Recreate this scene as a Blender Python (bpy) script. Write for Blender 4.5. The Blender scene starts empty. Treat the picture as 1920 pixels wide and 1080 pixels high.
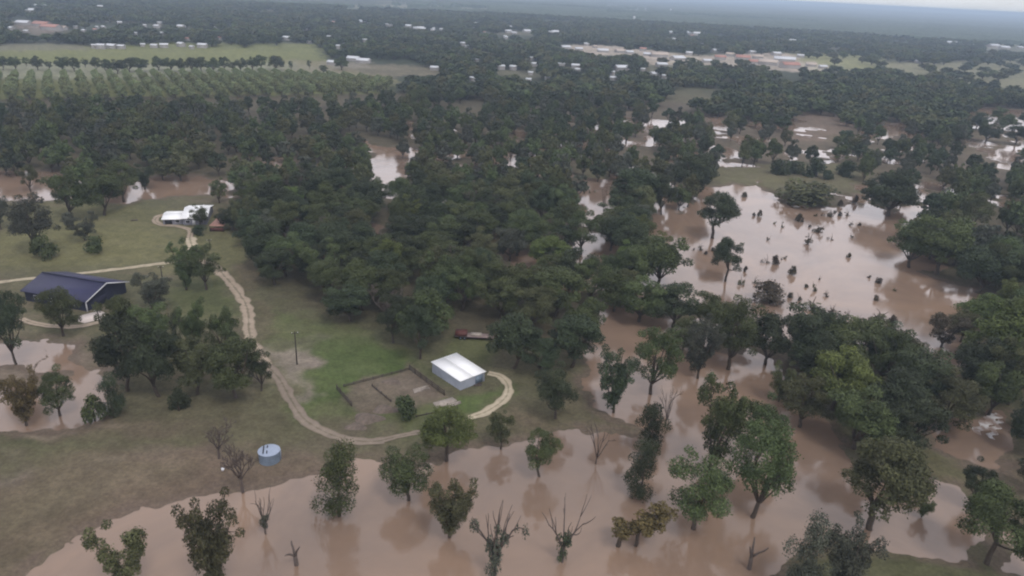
import bpy, math, random
import numpy as np
sc = bpy.context.scene
RNG = np.random.default_rng(7)
random.seed(7)
# ---------------------------------------------------------------- camera
F = 1371.0; CH = 90.0; PITCH = math.radians(22.35); ROLL = math.radians(2.9)
fwd = np.array([0, math.cos(PITCH), -math.sin(PITCH)])
_r0 = np.array([1., 0, 0]); _u0 = np.cross(_r0, fwd)
RR = math.cos(ROLL) * _r0 + math.sin(ROLL) * _u0
UU = -math.sin(ROLL) * _r0 + math.cos(ROLL) * _u0
cam_d = bpy.data.cameras.new("camera"); cam = bpy.data.objects.new("camera", cam_d)
sc.collection.objects.link(cam); sc.camera = cam
from mathutils import Matrix
cam.matrix_world = Matrix(((RR[0], UU[0], -fwd[0], 0), (RR[1], UU[1], -fwd[1], 0), (RR[2], UU[2], -fwd[2], CH), (0, 0, 0, 1)))
cam_d.sensor_width = 36; cam_d.lens = 36 * F / 1920
cam_d.clip_start = 1; cam_d.clip_end = 90000
# ---------------------------------------------------------------- world, sun, exposure
SUN_EL, SUN_AZ = math.radians(58), math.radians(150)   # azimuth clockwise from the view direction
W = bpy.data.worlds.new("World"); sc.world = W; W.use_nodes = True
nt = W.node_tree; nt.nodes.clear()
def N(t, typ, **kw):
    n = t.nodes.new(typ)
    for k, v in kw.items():
        if k.startswith('i_'): n.inputs[int(k[2:]) if k[2:].isdigit() else k[2:].replace('_', ' ')].default_value = v
        else: setattr(n, k, v)
    return n
L = nt.links.new
sky = N(nt, 'ShaderNodeTexSky', sky_type='NISHITA', sun_disc=False, sun_elevation=SUN_EL, sun_rotation=SUN_AZ)
tc = N(nt, 'ShaderNodeTexCoord'); sep = N(nt, 'ShaderNodeSeparateXYZ'); L(tc.outputs['Generated'], sep.inputs[0])
ramp = N(nt, 'ShaderNodeValToRGB'); cr = ramp.color_ramp
cr.elements[0].position = 0.0; cr.elements[0].color = (.88, .92, .98, 1)
cr.elements[1].position = 1.0; cr.elements[1].color = (.80, .83, .92, 1)
e = cr.elements.new(.035); e.color = (1.02, 1.03, 1.08, 1)
e = cr.elements.new(.13); e.color = (1.9, 1.83, 1.92, 1)
e = cr.elements.new(.38); e.color = (1.66, 1.60, 1.70, 1)
e = cr.elements.new(.70); e.color = (1.0, 1.0, 1.06, 1)
L(sep.outputs['Z'], ramp.inputs[0])
cn = N(nt, 'ShaderNodeTexNoise', i_Scale=3.2, i_Detail=6.0, i_Roughness=.6)
mp = N(nt, 'ShaderNodeMapping'); mp.inputs['Scale'].default_value = (1, 1, 3.5)
L(tc.outputs['Generated'], mp.inputs[0]); L(mp.outputs[0], cn.inputs['Vector'])
cm = N(nt, 'ShaderNodeMapRange', i_1=.3, i_2=.7, i_3=8.0, i_4=11.0); L(cn.outputs[0], cm.inputs[0])
vm = N(nt, 'ShaderNodeVectorMath', operation='SCALE'); L(ramp.outputs[0], vm.inputs[0]); L(cm.outputs[0], vm.inputs['Scale'])
mx = N(nt, 'ShaderNodeMix', data_type='RGBA'); mx.inputs[0].default_value = .88
L(sky.outputs[0], mx.inputs[6]); L(vm.outputs[0], mx.inputs[7])
bg = N(nt, 'ShaderNodeBackground', i_Strength=.1); L(mx.outputs[2], bg.inputs[0])
wo = N(nt, 'ShaderNodeOutputWorld'); L(bg.outputs[0], wo.inputs[0])
sd = bpy.data.lights.new("sun", 'SUN'); sd.energy = 1.5; sd.angle = math.radians(14); sd.color = (1, .96, .9)
so = bpy.data.objects.new("sun", sd); sc.collection.objects.link(so)
from mathutils import Vector
_sd = Vector((math.sin(SUN_AZ) * math.cos(SUN_EL), math.cos(SUN_AZ) * math.cos(SUN_EL), math.sin(SUN_EL)))
so.rotation_euler = _sd.to_track_quat('Z', 'Y').to_euler(); so.location = (0, 0, 200)
sc.view_settings.view_transform = 'Standard'; sc.view_settings.look = 'None'
sc.view_settings.exposure = -0.12; sc.view_settings.gamma = 1
sc.render.engine = 'CYCLES'
sc.cycles.filter_width = 2.1
sc.cycles.max_bounces = 6; sc.cycles.diffuse_bounces = 2; sc.cycles.glossy_bounces = 2; sc.cycles.volume_bounces = 0
sc.cycles.use_denoising = True

# ---------------------------------------------------------------- geometry helpers
C = sc.collection
def proj(p):
    d = np.asarray(p, float) - np.array([0, 0, CH]); z = d @ fwd
    return 960 + F * (d @ RR) / z, 540 - F * (d @ UU) / z
def G(x, y, z=0.5):
    d = fwd * F + RR * (x - 960) - UU * (y - 540); t = (z - CH) / d[2]
    return np.array([0, 0, CH]) + d * t
def polyw(pts, z=0.3): return np.array([G(x, y, z)[:2] for x, y in pts])
def vnoise(x, y, seed=0):
    xi = np.floor(x).astype(np.int64); yi = np.floor(y).astype(np.int64); fx = x - xi; fy = y - yi
    def h(a, b):
        n = (a * 374761393 + b * 668265263 + seed * 974634777) & 0xffffffff
        n = ((n ^ (n >> 13)) * 1274126177) & 0xffffffff
        return ((n ^ (n >> 16)) & 0xffff) / 65535.
    fx = fx * fx * (3 - 2 * fx); fy = fy * fy * (3 - 2 * fy)
    return (h(xi, yi) * (1 - fx) + h(xi + 1, yi) * fx) * (1 - fy) + (h(xi, yi + 1) * (1 - fx) + h(xi + 1, yi + 1) * fx) * fy
def fbm(x, y, s, seed=0, o=4):
    v = 0; a = .5; t = 0
    for k in range(o): v = v + a * vnoise(x / s * 2 ** k, y / s * 2 ** k, seed + k); t += a; a *= .5
    return v / t
def sdist(P, poly):                      # >0 outside, <0 inside, metres
    x, y = P[:, 0], P[:, 1]; out = np.full(len(x), 1e9); m = 60
    bb = (x > poly[:, 0].min() - m) & (x < poly[:, 0].max() + m) & (y > poly[:, 1].min() - m) & (y < poly[:, 1].max() + m)
    if not bb.any(): return out
    x, y = x[bb], y[bb]; d = np.full(len(x), 1e18); ins = np.zeros(len(x), bool)
    n = len(poly)
    for i in range(n):
        ax, ay = poly[i]; bx, by = poly[(i + 1) % n]; ex, ey = bx - ax, by - ay
        t = np.clip(((x - ax) * ex + (y - ay) * ey) / (ex * ex + ey * ey + 1e-9), 0, 1)
        d = np.minimum(d, (x - ax - t * ex) ** 2 + (y - ay - t * ey) ** 2)
        if ay != by:
            ins ^= ((ay > y) != (by > y)) & (x < (bx - ax) * (y - ay) / (by - ay) + ax)
    r = np.sqrt(d); r[ins] *= -1; out[bb] = r
    return out
def sm(x, a, b):
    t = np.clip((x - a) / (b - a), 0, 1); return t * t * (3 - 2 * t)
def make_mesh(name, V, Fq, smooth=False, attrs=None, mats=None, mi=None):
    V = np.asarray(V, np.float32).reshape(-1, 3)
    me = bpy.data.meshes.new(name)
    me.vertices.add(len(V)); me.vertices.foreach_set('co', V.ravel())
    if isinstance(Fq, np.ndarray):
        k = Fq.shape[1]; nl = Fq.size; starts = np.arange(0, nl, k, dtype=np.int32); flat = Fq.astype(np.int32).ravel()
    else:
        flat = np.array([i for f in Fq for i in f], np.int32); nl = len(flat)
        starts = np.cumsum([0] + [len(f) for f in Fq[:-1]]).astype(np.int32)
    me.loops.add(nl); me.loops.foreach_set('vertex_index', flat)
    me.polygons.add(len(starts)); me.polygons.foreach_set('loop_start', starts)
    if smooth: me.polygons.foreach_set('use_smooth', np.ones(len(starts), bool))
    if mi is not None: me.polygons.foreach_set('material_index', np.asarray(mi, np.int32))
    me.update(calc_edges=True)
    for an, (typ, dom, arr) in (attrs or {}).items():
        a = me.attributes.new(an, typ, dom); arr = np.asarray(arr, np.float32)
        a.data.foreach_set('color' if typ == 'FLOAT_COLOR' else ('vector' if typ == 'FLOAT_VECTOR' else 'value'), arr.ravel())
    for m in (mats or []): me.materials.append(m)
    return me
def link(name, me, parent=None, loc=None):
    o = bpy.data.objects.new(name, me); C.objects.link(o)
    if parent is not None: o.parent = parent
    if loc is not None: o.location = loc
    return o
class MB:
    def __init__(s): s.v = []; s.f = []
    def add(s, V, Fs):
        n = len(s.v); s.v += [tuple(map(float, p)) for p in V]; s.f += [tuple(n + i for i in f) for f in Fs]; return s
    def box(s, x0, x1, y0, y1, z0, z1):
        return s.add([(x, y, z) for z in (z0, z1) for y in (y0, y1) for x in (x0, x1)],
                     [(0, 2, 3, 1), (4, 5, 7, 6), (0, 1, 5, 4), (2, 6, 7, 3), (0, 4, 6, 2), (1, 3, 7, 5)])
    def bar(s, a, b, w, h=None):
        a = np.array(a, float); b = np.array(b, float); d = (b - a) / np.linalg.norm(b - a); h = h or w
        u = np.cross(d, (0, 0, 1)) if abs(d[2]) < .95 else np.cross(d, (1, 0, 0)); u /= np.linalg.norm(u); v = np.cross(u, d)
        V = [p + u * i * w / 2 + v * j * h / 2 for p in (a, b) for j in (-1, 1) for i in (-1, 1)]
        return s.add(V, [(0, 2, 3, 1), (4, 5, 7, 6), (0, 1, 5, 4), (2, 6, 7, 3), (0, 4, 6, 2), (1, 3, 7, 5)])
    def tube(s, pts, rad, n=8, cap=True):
        pts = [np.array(p, float) for p in pts]; base = len(s.v); V = []
        for i, p in enumerate(pts):
            d = pts[min(i + 1, len(pts) - 1)] - pts[max(i - 1, 0)]; d /= np.linalg.norm(d) + 1e-9
            u = np.cross(d, (1, .3, 0) if abs(d[0]) < .8 else (0, 1, .3)); u /= np.linalg.norm(u); v = np.cross(d, u)
            for k in range(n):
                a = 2 * math.pi * k / n; V.append(p + rad[i] * (math.cos(a) * u + math.sin(a) * v))
        Fs = [(i * n + k, i * n + (k + 1) % n, (i + 1) * n + (k + 1) % n, (i + 1) * n + k) for i in range(len(pts) - 1) for k in range(n)]
        if cap: Fs += [tuple(range(n))[::-1], tuple((len(pts) - 1) * n + k for k in range(n))]
        return s.add(V, Fs)
    def build(s, name, mat, parent=None, smooth=False):
        return link(name, make_mesh(name, s.v, s.f, smooth, mats=[mat]), parent)
def empty(name, loc, rz=0):
    o = bpy.data.objects.new(name, None); C.objects.link(o); o.location = loc; o.rotation_euler = (0, 0, rz)
    o.empty_display_size = .5; return o
REG = []    # (object, category) for the label writer
def tag(o, label=None, cat=None, group=None, kind=None, auto=None):
    if label: o['label'] = label
    if cat: o['category'] = cat
    if group: o['group'] = group
    if kind: o['kind'] = kind
    if kind is None: REG.append((o, cat, auto))
    return o
# ---------------------------------------------------------------- materials
def mat(name, col, rough=.8, var=.15, scale=1.5, spec=.3, metal=0., bump=0., wave=None, col2=None):
    m = bpy.data.materials.new(name); m.use_nodes = True; t = m.node_tree; b = t.nodes['Principled BSDF']
    tcn = N(t, 'ShaderNodeTexCoord'); nz = N(t, 'ShaderNodeTexNoise', i_Scale=scale, i_Detail=5.0, i_Roughness=.65)
    t.links.new(tcn.outputs['Object'], nz.inputs['Vector'])
    mr = N(t, 'ShaderNodeMapRange', i_1=.3, i_2=.7, i_3=0., i_4=1.); t.links.new(nz.outputs[0], mr.inputs[0])
    mixn = N(t, 'ShaderNodeMix', data_type='RGBA'); t.links.new(mr.outputs[0], mixn.inputs[0])
    c2 = col2 or tuple(c * (1 - var) for c in col); c1 = tuple(min(1, c * (1 + (0 if col2 else var))) for c in col)
    mixn.inputs[6].default_value = (*c1, 1); mixn.inputs[7].default_value = (*c2, 1)
    t.links.new(mixn.outputs[2], b.inputs['Base Color'])
    b.inputs['Roughness'].default_value = rough; b.inputs['Metallic'].default_value = metal; b.inputs['Specular IOR Level'].default_value = spec
    h = None
    if wave:
        wv = N(t, 'ShaderNodeTexWave', wave_type='BANDS', bands_direction=wave[0], i_Scale=wave[1]); t.links.new(tcn.outputs['Object'], wv.inputs[0]); h = wv.outputs['Fac']; st = wave[2]
    elif bump: h = nz.outputs[0]; st = bump
    if h is not None:
        bp = N(t, 'ShaderNodeBump', i_Strength=st, i_Distance=.1); t.links.new(h, bp.inputs['Height']); t.links.new(bp.outputs[0], b.inputs['Normal'])
    return m
M = dict(
    bark=mat('bark', (.075, .058, .045), .9, .3, 3, bump=.4),
    deadwood=mat('dead_wood', (.10, .078, .068), .9, .25, 3),
    whitemetal=mat('white_metal_roof', (.95, .95, .96), .7, .02, .6, spec=.15, wave=('X', 1.6, .25)),
    shedwall=mat('shed_wall', (.36, .39, .46), .6, .08, .8, wave=('X', 2., .2)),
    bluemetal=mat('blue_metal_roof', (.034, .034, .085), .5, .1, .5, wave=('X', 1.4, .35)),
    bluewall=mat('blue_wall', (.022, .023, .048), .7, .15, .7),
    trim=mat('white_trim', (.75, .75, .78), .5, .05),
    dark=mat('dark_opening', (.02, .02, .024), .6, .2),
    greywall=mat('grey_wall', (.22, .22, .26), .8, .12),
    concrete=mat('concrete', (.44, .39, .36), .9, .12, .4),
    galv=mat('galvanised_metal', (.19, .24, .31), .5, .15, 1.2, wave=('Z', 3., .3)),
    galvroof=mat('galvanised_lid', (.31, .36, .46), .5, .08, 1.2),
    polewood=mat('pole_wood', (.035, .028, .024), .9, .2),
    rail=mat('fence_wood', (.075, .060, .05), .9, .3),
    plank=mat('pale_planks', (.36, .31, .27), .9, .25, 1.5),
    rust=mat('faded_red_metal', (.11, .042, .036), .7, .3, 1.2),
    rustroof=mat('rusty_pink_roof', (.36, .20, .16), .8, .25, .8),
    deck=mat('grey_deck', (.25, .19, .18), .9, .25),
    rubber=mat('tyre_rubber', (.02, .02, .02), .9, .1),
    soil=mat('dug_soil', (.14, .11, .09), .95, .3, 1.0, bump=.6),
    farwall=mat('pale_wall', (.34, .32, .31), .8, .1), farroof=mat('pale_roof', (.62, .63, .66), .6, .1),
    farred=mat('terracotta_roof', (.42, .22, .18), .8, .15), fartan=mat('tan_roof', (.50, .42, .36), .8, .1),
)
def leaf_mat(fixed=None):
    m = bpy.data.materials.new('foliage'); m.use_nodes = True; t = m.node_tree; b = t.nodes['Principled BSDF']
    oi = N(t, 'ShaderNodeObjectInfo'); at = N(t, 'ShaderNodeAttribute', attribute_name='tint')
    mr = N(t, 'ShaderNodeMapRange', i_1=0., i_2=1., i_3=.45, i_4=1.6); t.links.new(at.outputs['Fac'], mr.inputs[0])
    v = N(t, 'ShaderNodeVectorMath', operation='SCALE'); (v.inputs[0].__setattr__('default_value', fixed) if fixed else t.links.new(oi.outputs['Color'], v.inputs[0])); t.links.new(mr.outputs[0], v.inputs['Scale'])
    hs = N(t, 'ShaderNodeHueSaturation'); r = N(t, 'ShaderNodeMapRange', i_1=0., i_2=1., i_3=.475, i_4=.52)
    t.links.new(oi.outputs['Random'], r.inputs[0]); t.links.new(r.outputs[0], hs.inputs['Hue']); t.links.new(v.outputs[0], hs.inputs['Color'])
    r2 = N(t, 'ShaderNodeMapRange', i_1=0., i_2=1., i_3=.8, i_4=1.25); t.links.new(oi.outputs['Random'], r2.inputs[0]); t.links.new(r2.outputs[0], hs.inputs['Value'])
    t.links.new(hs.outputs[0], b.inputs['Base Color']); b.inputs['Roughness'].default_value = .75; b.inputs['Specular IOR Level'].default_value = .25
    return m
M['leaf'] = leaf_mat()
# ---------------------------------------------------------------- terrain
WATER = [polyw(p, 0.2) for p in [
 [(20,1120),(40,1080),(90,1042),(150,1008),(233,977),(333,950),(400,935),(467,922),(533,910),(583,900),(640,897),(655,872),(700,866),(760,880),(800,868),(863,855),(973,843),(1040,823),(1067,817),(1160,813),(1195,823),(1225,805),(1187,787),(1123,753),(1103,730),(1118,690),(1100,660),(1120,600),(1120,575),(1180,580),(1260,600),(1290,650),(1370,665),(1395,655),(1450,665),(1470,700),(1530,760),(1560,800),(1575,850),(1600,880),(1650,925),(1740,905),(1800,912),(1845,960),(1835,1005),(1780,1030),(1640,1018),(1540,1005),(1470,1040),(1400,1120),(1000,1400),(200,1400)],
 [(1745,800),(1790,790),(1870,770),(1885,800),(1870,850),(1870,885),(1800,858),(1750,833)],
 [(1890,1010),(1960,970),(2050,1040),(1950,1080),(1900,1060)],
 [(1290,400),(1310,355),(1350,350),(1400,345),(1460,368),(1470,385),(1540,392),(1590,385),(1610,365),(1640,385),(1700,405),(1760,420),(1700,450),(1680,490),(1760,530),(1850,548),(1820,575),(1760,600),(1800,640),(1790,700),(1700,710),(1690,630),(1600,640),(1420,640),(1380,600),(1280,570),(1130,540),(1060,530),(940,520),(930,470),(1000,450),(1090,440),(1200,430),(1220,400)],
 [(1070,340),(1160,345),(1290,380),(1200,440),(1080,420)],
 [(680,372),(690,300),(720,280),(770,272),(775,290),(750,320),(765,372)],
 [(495,328),(500,300),(548,295),(548,320)], [(555,455),(555,405),(608,410),(602,450)],
 [(-90,375),(-90,325),(100,320),(180,330),(230,340),(330,330),(430,340),(430,368),(330,366),(260,370),(235,385),(190,370),(110,372)],
 [(-90,650),(40,640),(130,645),(150,660),(185,690),(208,720),(195,760),(150,788),(60,797),(-90,802)],
 [(1205,250),(1225,232),(1300,232),(1290,250)], [(1328,240),(1340,215),(1355,215),(1350,240)], [(1542,328),(1550,295),(1575,288),(1568,330)],
 [(1790,235),(1810,205),(1930,190),(2000,245),(1880,245),(1850,225)], [(1640,245),(1690,225),(1700,235),(1660,260)], [(1740,245),(1770,222),(1778,245)],
 [(800,470),(830,450),(835,500),(805,505)], [(860,400),(950,395),(940,420),(870,420)], [(1720,100),(1720,100.5),(1721,100)],
]]
LAND = [polyw([(1320,312),(1600,302),(1640,335),(1600,352),(1460,360),(1420,340),(1330,342)], .3), polyw([(-90,692),(50,684),(120,700),(100,728),(10,735),(-90,722)], .3), polyw([(128,630),(230,640),(225,700),(150,692),(120,672)], .3), polyw([(60,640),(75,640),(80,690),(58,690)], .3)]
FLOODWOOD = polyw([(600,560),(560,420),(650,300),(700,230),(1000,210),(1500,225),(1960,240),(1960,620),(1300,640),(1180,560),(900,560)], .3)
def height(X, Y):
    P = np.stack([X, Y], 1); R = np.hypot(X, Y); h = np.full(len(X), .5)
    near = R < 900
    if near.any():
        Pn = P[near]; x, y = Pn[:, 0], Pn[:, 1]
        wx = x + 2.4 * (fbm(x, y, 2.6, 7, 2) - .5) + 5. * (fbm(x, y, 8, 3) - .5) * (1 + R[near] / 250); wy = y + 2.4 * (fbm(x, y, 2.6, 17, 2) - .5) + 5. * (fbm(x, y, 8, 11) - .5) * (1 + R[near] / 250)
        Q = np.stack([wx, wy], 1); d = np.full(len(x), 1e9)
        for w in WATER: d = np.minimum(d, sdist(Q, w))
        fw = sdist(Q, FLOODWOOD); nz = fbm(x, y, 19, 21, 3)
        d = np.where((fw < 0) & (nz > .55), np.minimum(d, -(nz - .55) * 40), d)
        for w in LAND: d = np.where(sdist(Q, w) < 0, np.maximum(d, -sdist(Q, w)), d)
        hn = np.where(d > 0, -.02 + .5 * sm(d, 0, 7) , -.02 - .7 * sm(-d, 0, 3))
        h[near] = hn
    return h
def hz(x, y): return float(height(np.array([x], float), np.array([y], float))[0])
PAINT = []   # (polygon px, colour, feather m, strength)
def paint(p, c, f=3, s=1., nz=0.): PAINT.append((polyw(p), np.array(c), f, s, nz))
MUD = (.175, .138, .110); OLIVE = (.124, .134, .072); GREEN = (.125, .155, .062); WOODF = (.105, .090, .062); GRAV = (.27, .23, .20)
paint([(0,185),(730,175),(1960,180),(1960,260),(1960,720),(1500,720),(1280,700),(1100,640),(950,690),(850,620),(620,600),(440,480),(425,340),(0,330)], WOODF, 10, .9)
paint([(960,190),(1960,180),(1960,350),(1300,340),(960,300)], (.175,.145,.115), 20, .85, .5)
paint([(-90,635),(60,630),(150,640),(215,690),(225,740),(200,795),(60,812),(-90,815)], (.25,.20,.17), 5, .85, .3)
paint([(-90,800),(200,790),(400,770),(560,800),(600,900),(330,950),(150,1010),(-90,1200)], (.195,.145,.115), 8, .85, .45)
paint([(-90,850),(120,840),(330,890),(200,960),(-90,1010)], OLIVE, 6, .7, .5)
paint([(-90,990),(150,950),(330,915),(560,885),(580,900),(330,952),(150,1010),(-90,1100)], (.13,.098,.075), 4, .8, .3)
paint([(-90,1000),(130,930),(170,960),(60,1040),(-90,1120)], OLIVE, 5, .5, .4)
paint([(-90,905),(60,880),(200,850),(420,820),(500,850),(330,905),(160,960),(-90,1010)], (.185,.14,.11), 5, .75, .5)
paint([(-90,1030),(80,990),(260,930),(440,890),(520,870),(560,885),(330,930),(150,985),(-90,1090)], (.17,.13,.10), 4, .8, .45)
paint([(330,830),(420,815),(600,860),(620,895),(520,880),(400,870)], (.20,.155,.125), 4, .75, .4)
paint([(60,790),(280,780),(420,790),(300,810),(100,812)], (.19,.15,.115), 3, .7, .4)
paint([(-90,812),(120,830),(250,815),(400,800),(440,812),(260,845),(80,865),(-90,850)], (.105,.125,.06), 4, .7, .35)
paint([(20,810),(130,806),(135,816),(30,828)], (.33,.28,.22), 1.5, .8, .6)
paint([(165,800),(215,796),(210,806),(170,808)], (.33,.28,.22), 1.5, .7, .6)
paint([(170,873),(215,870),(213,879),(175,881)], (.27,.24,.20), 1.5, .6, .6)
paint([(-30,880),(40,880),(45,905),(-30,915)], (.24,.20,.18), 4, .6, .5)
paint([(230,840),(330,835),(340,870),(240,870)], (.20,.165,.14), 4, .6, .5)
paint([(420,790),(560,780),(600,850),(450,850)], OLIVE, 5, .6, .3)
paint([(490,570),(620,600),(760,660),(780,690),(700,730),(640,800),(560,790),(530,740),(520,680),(480,620)], GREEN, 5, .75, .3)
paint([(600,640),(740,650),(790,690),(640,740),(580,780),(560,740)], (.085,.135,.04), 5, .7, .3)
paint([(860,640),(940,640),(930,690),(850,670)], (.13,.155,.06), 3, .8, .3)
paint([(640,780),(880,740),(945,735),(930,755),(860,780),(760,812),(680,815)], GREEN, 3, .8, .3)
paint([(840,745),(950,725),(930,752),(870,775),(820,775)], (.10,.155,.045), 2, .7, .2)
paint([(500,655),(600,648),(600,680),(572,700),(575,745),(545,735),(520,700)], (.34,.29,.26), 3, .95, .25)
paint([(505,640),(620,628),(625,638),(520,655)], (.17,.155,.12), 2, .7, .5)
paint([(634,728),(768,692),(833,738),(858,750),(800,775),(700,790),(662,765)], (.185,.150,.125), 2, .95, .25)
paint([(690,715),(760,700),(790,730),(720,745)], (.235,.20,.165), 3, .5, .6)
paint([(640,800),(720,755),(760,770),(700,800),(660,812)], (.15,.115,.085), 2, .8, .5)
paint([(480,720),(540,745),(570,770),(500,770),(440,750)], (.22,.18,.13), 3, .6, .6)
paint([(600,800),(740,812),(760,840),(560,860),(520,855)], (.17,.14,.11), 4, .6, .5)
paint([(880,790),(1000,740),(1100,740),(1180,800),(1100,815),(880,850),(800,850)], (.145,.125,.082), 5, .7, .4)
paint([(960,745),(1000,745),(1010,790),(960,800)], (.19,.145,.115), 4, .6, .4)
paint([(-90,380),(230,385),(440,400),(450,480),(430,530),(200,500),(-90,520)], (.175,.172,.088), 6, .85, .35)
paint([(-90,440),(300,430),(330,480),(-90,505)], (.21,.205,.10), 6, .6, .35)
paint([(320,520),(420,520),(450,600),(300,620)], (.12,.14,.062), 4, .8, .3)
paint([(-90,530),(60,530),(40,600),(-90,600)], (.17,.155,.10), 4, .6, .4)
paint([(450,480),(500,500),(500,640),(480,640),(470,560),(430,510)], (.155,.125,.09), 3, .7, .4)
paint([(60,605),(200,600),(220,650),(100,650)], (.12,.12,.065), 4, .7, .4)
paint([(190,770),(330,760),(560,745),(560,775),(380,795),(190,795)], (.12,.115,.07), 4, .7, .4)
paint([(1310,310),(1600,300),(1640,330),(1610,360),(1480,360),(1330,345)], (.17,.165,.095), 6, .9, .5)
paint([(1085,310),(1150,320),(1155,340),(1085,340)], (.19,.18,.11), 5, .8, .4)
paint([(1470,268),(1485,212),(1590,212),(1600,262)], (.24,.18,.145), 10, .9, .4)
paint([(1590,300),(1560,260),(1640,240),(1620,330)], (.17,.15,.10), 8, .8, .5)
paint([(1800,285),(1790,240),(1960,235),(1960,290)], (.22,.185,.13), 10, .9, .4)
paint([(1050,185),(1200,185),(1210,210),(1060,208)], (.22,.19,.16), 15, .8, .5)
paint([(1230,160),(1350,158),(1355,195),(1240,192)], (.17,.16,.10), 15, .8, .4)
paint([(1180,225),(1370,235),(1380,265),(1190,262)], (.20,.16,.135), 10, .7, .4)
paint([(1690,840),(1850,850),(1870,930),(1700,925)], (.14,.13,.07), 4, .9, .4)
paint([(1560,1020),(1900,1010),(1960,1080),(1900,1200),(1450,1200),(1480,1050)], (.115,.12,.062), 4, .9, .4)
paint([(1850,850),(1960,880),(1960,960),(1870,900)], (.17,.125,.10), 3, .7, .4)
paint([(0,85),(-90,85),(-90,185),(0,185),(730,175),(740,150),(620,125),(615,118),(596,82),(330,80)], (.25,.27,.105), 10, .95, .2)
paint([(-90,82),(190,82),(170,94),(-90,96)], (.24,.23,.18), 12, .8, .2)
paint([(-90,118),(560,118),(640,135),(730,155),(600,150),(-90,150)], (.33,.34,.27), 8, .85, .3)
paint([(540,112),(700,120),(830,125),(830,140),(730,142),(540,140)], (.30,.26,.19), 8, .8, .4)
paint([(600,118),(690,116),(690,128),(600,128)], (.34,.32,.28), 8, .7, .2)
paint([(640,140),(740,140),(740,160),(640,160)], (.26,.23,.17), 8, .6, .4)
paint([(1480,95),(1560,100),(1655,105),(1660,130),(1580,132),(1500,115)], (.36,.37,.18), 20, .95, .3)
paint([(1240,100),(1310,98),(1320,120),(1300,128),(1250,122)], (.26,.28,.14), 15, .9, .3)
paint([(1650,120),(1790,115),(1980,110),(1980,170),(1880,165),(1760,150),(1660,135)], (.34,.33,.21), 20, .85, .4)
paint([(1050,84),(1120,84),(1210,94),(1280,100),(1330,105),(1440,98),(1500,104),(1500,112),(1580,132),(1500,136),(1330,122),(1220,122),(1190,105),(1090,102)], (.66,.57,.51), 15, .95, .35)
paint([(1500,118),(1560,122),(1600,134),(1520,134)], (.55,.52,.42), 10, .9, .3)
paint([(640,10),(780,8),(925,16),(920,23),(780,18),(640,16)], (.36,.36,.28), 60, .8, .2)
paint([(1100,9),(1180,11),(1240,17),(1240,21),(1150,16)], (.42,.42,.40), 60, .8, .2)
paint([(300,3),(640,5),(640,12),(400,9)], (.22,.25,.22), 90, .7, .3)
paint([(1770,80),(1960,86),(1960,100),(1850,98),(1780,90)], (.30,.30,.24), 50, .7, .5)
paint([(1840,84),(1880,82),(1890,90),(1850,92)], (.50,.46,.42), 30, .8, .4)
paint([(20,42),(60,40),(125,52),(122,64),(75,68),(50,60)], (.42,.33,.29), 20, .8, .5)
paint([(1140,62),(1320,66),(1320,72),(1140,68)], (.30,.30,.25), 25, .6, .4)
def ground_color(X, Y, R):
    n1 = fbm(X, Y, 40, 31); n2 = fbm(X, Y, 7, 41); n3 = fbm(X, Y, 2.2, 47, 3); nb = fbm(X, Y, 300, 51)
    pf = sm(fbm(X, Y, 130, 57, 4), .52, .66)[:, None]; base = np.array(OLIVE)[None] * (1 - .6 * n1[:, None]) + np.array(MUD)[None] * (.6 * n1[:, None])
    far = np.array([.052, .066, .038])[None] * (.7 + .7 * nb[:, None]); far = far * (1 - pf * .75) + np.array([.20, .19, .13])[None] * pf * .75
    k = sm(R, 560, 700)[:, None]; c = base * (1 - k) + far * k
    amp = 4 + R / 60
    wx = X + amp * (n2 - .5) * 2; wy = Y + amp * (fbm(X, Y, 8, 61) - .5) * 2; Q = np.stack([wx, wy], 1)
    st = fbm(X + .3 * Y, Y * 5.5, 38, 83, 4); c = c * (1 - .45 * sm(st, .5, .72) * (1 - k[:, 0]))[:, None] + np.array(MUD)[None] * (.45 * sm(st, .5, .72) * (1 - k[:, 0]))[:, None]
    for pl, col, f, s, nz in PAINT:
        d = sdist(Q, pl); w = (1 - sm(d, -f, f)) * s
        if nz: w = w * (1 - nz * sm(n1 * .5 + n2 * .5, .35, .62))
        c = c * (1 - w[:, None]) + col[None] * w[:, None]
    c = c * (.74 + .44 * n3[:, None]) * (.82 + .28 * n2[:, None]) * (.88 + .3 * st[:, None] * (1 - k)) * np.array([.80, .77, .72])
    return c
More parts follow.
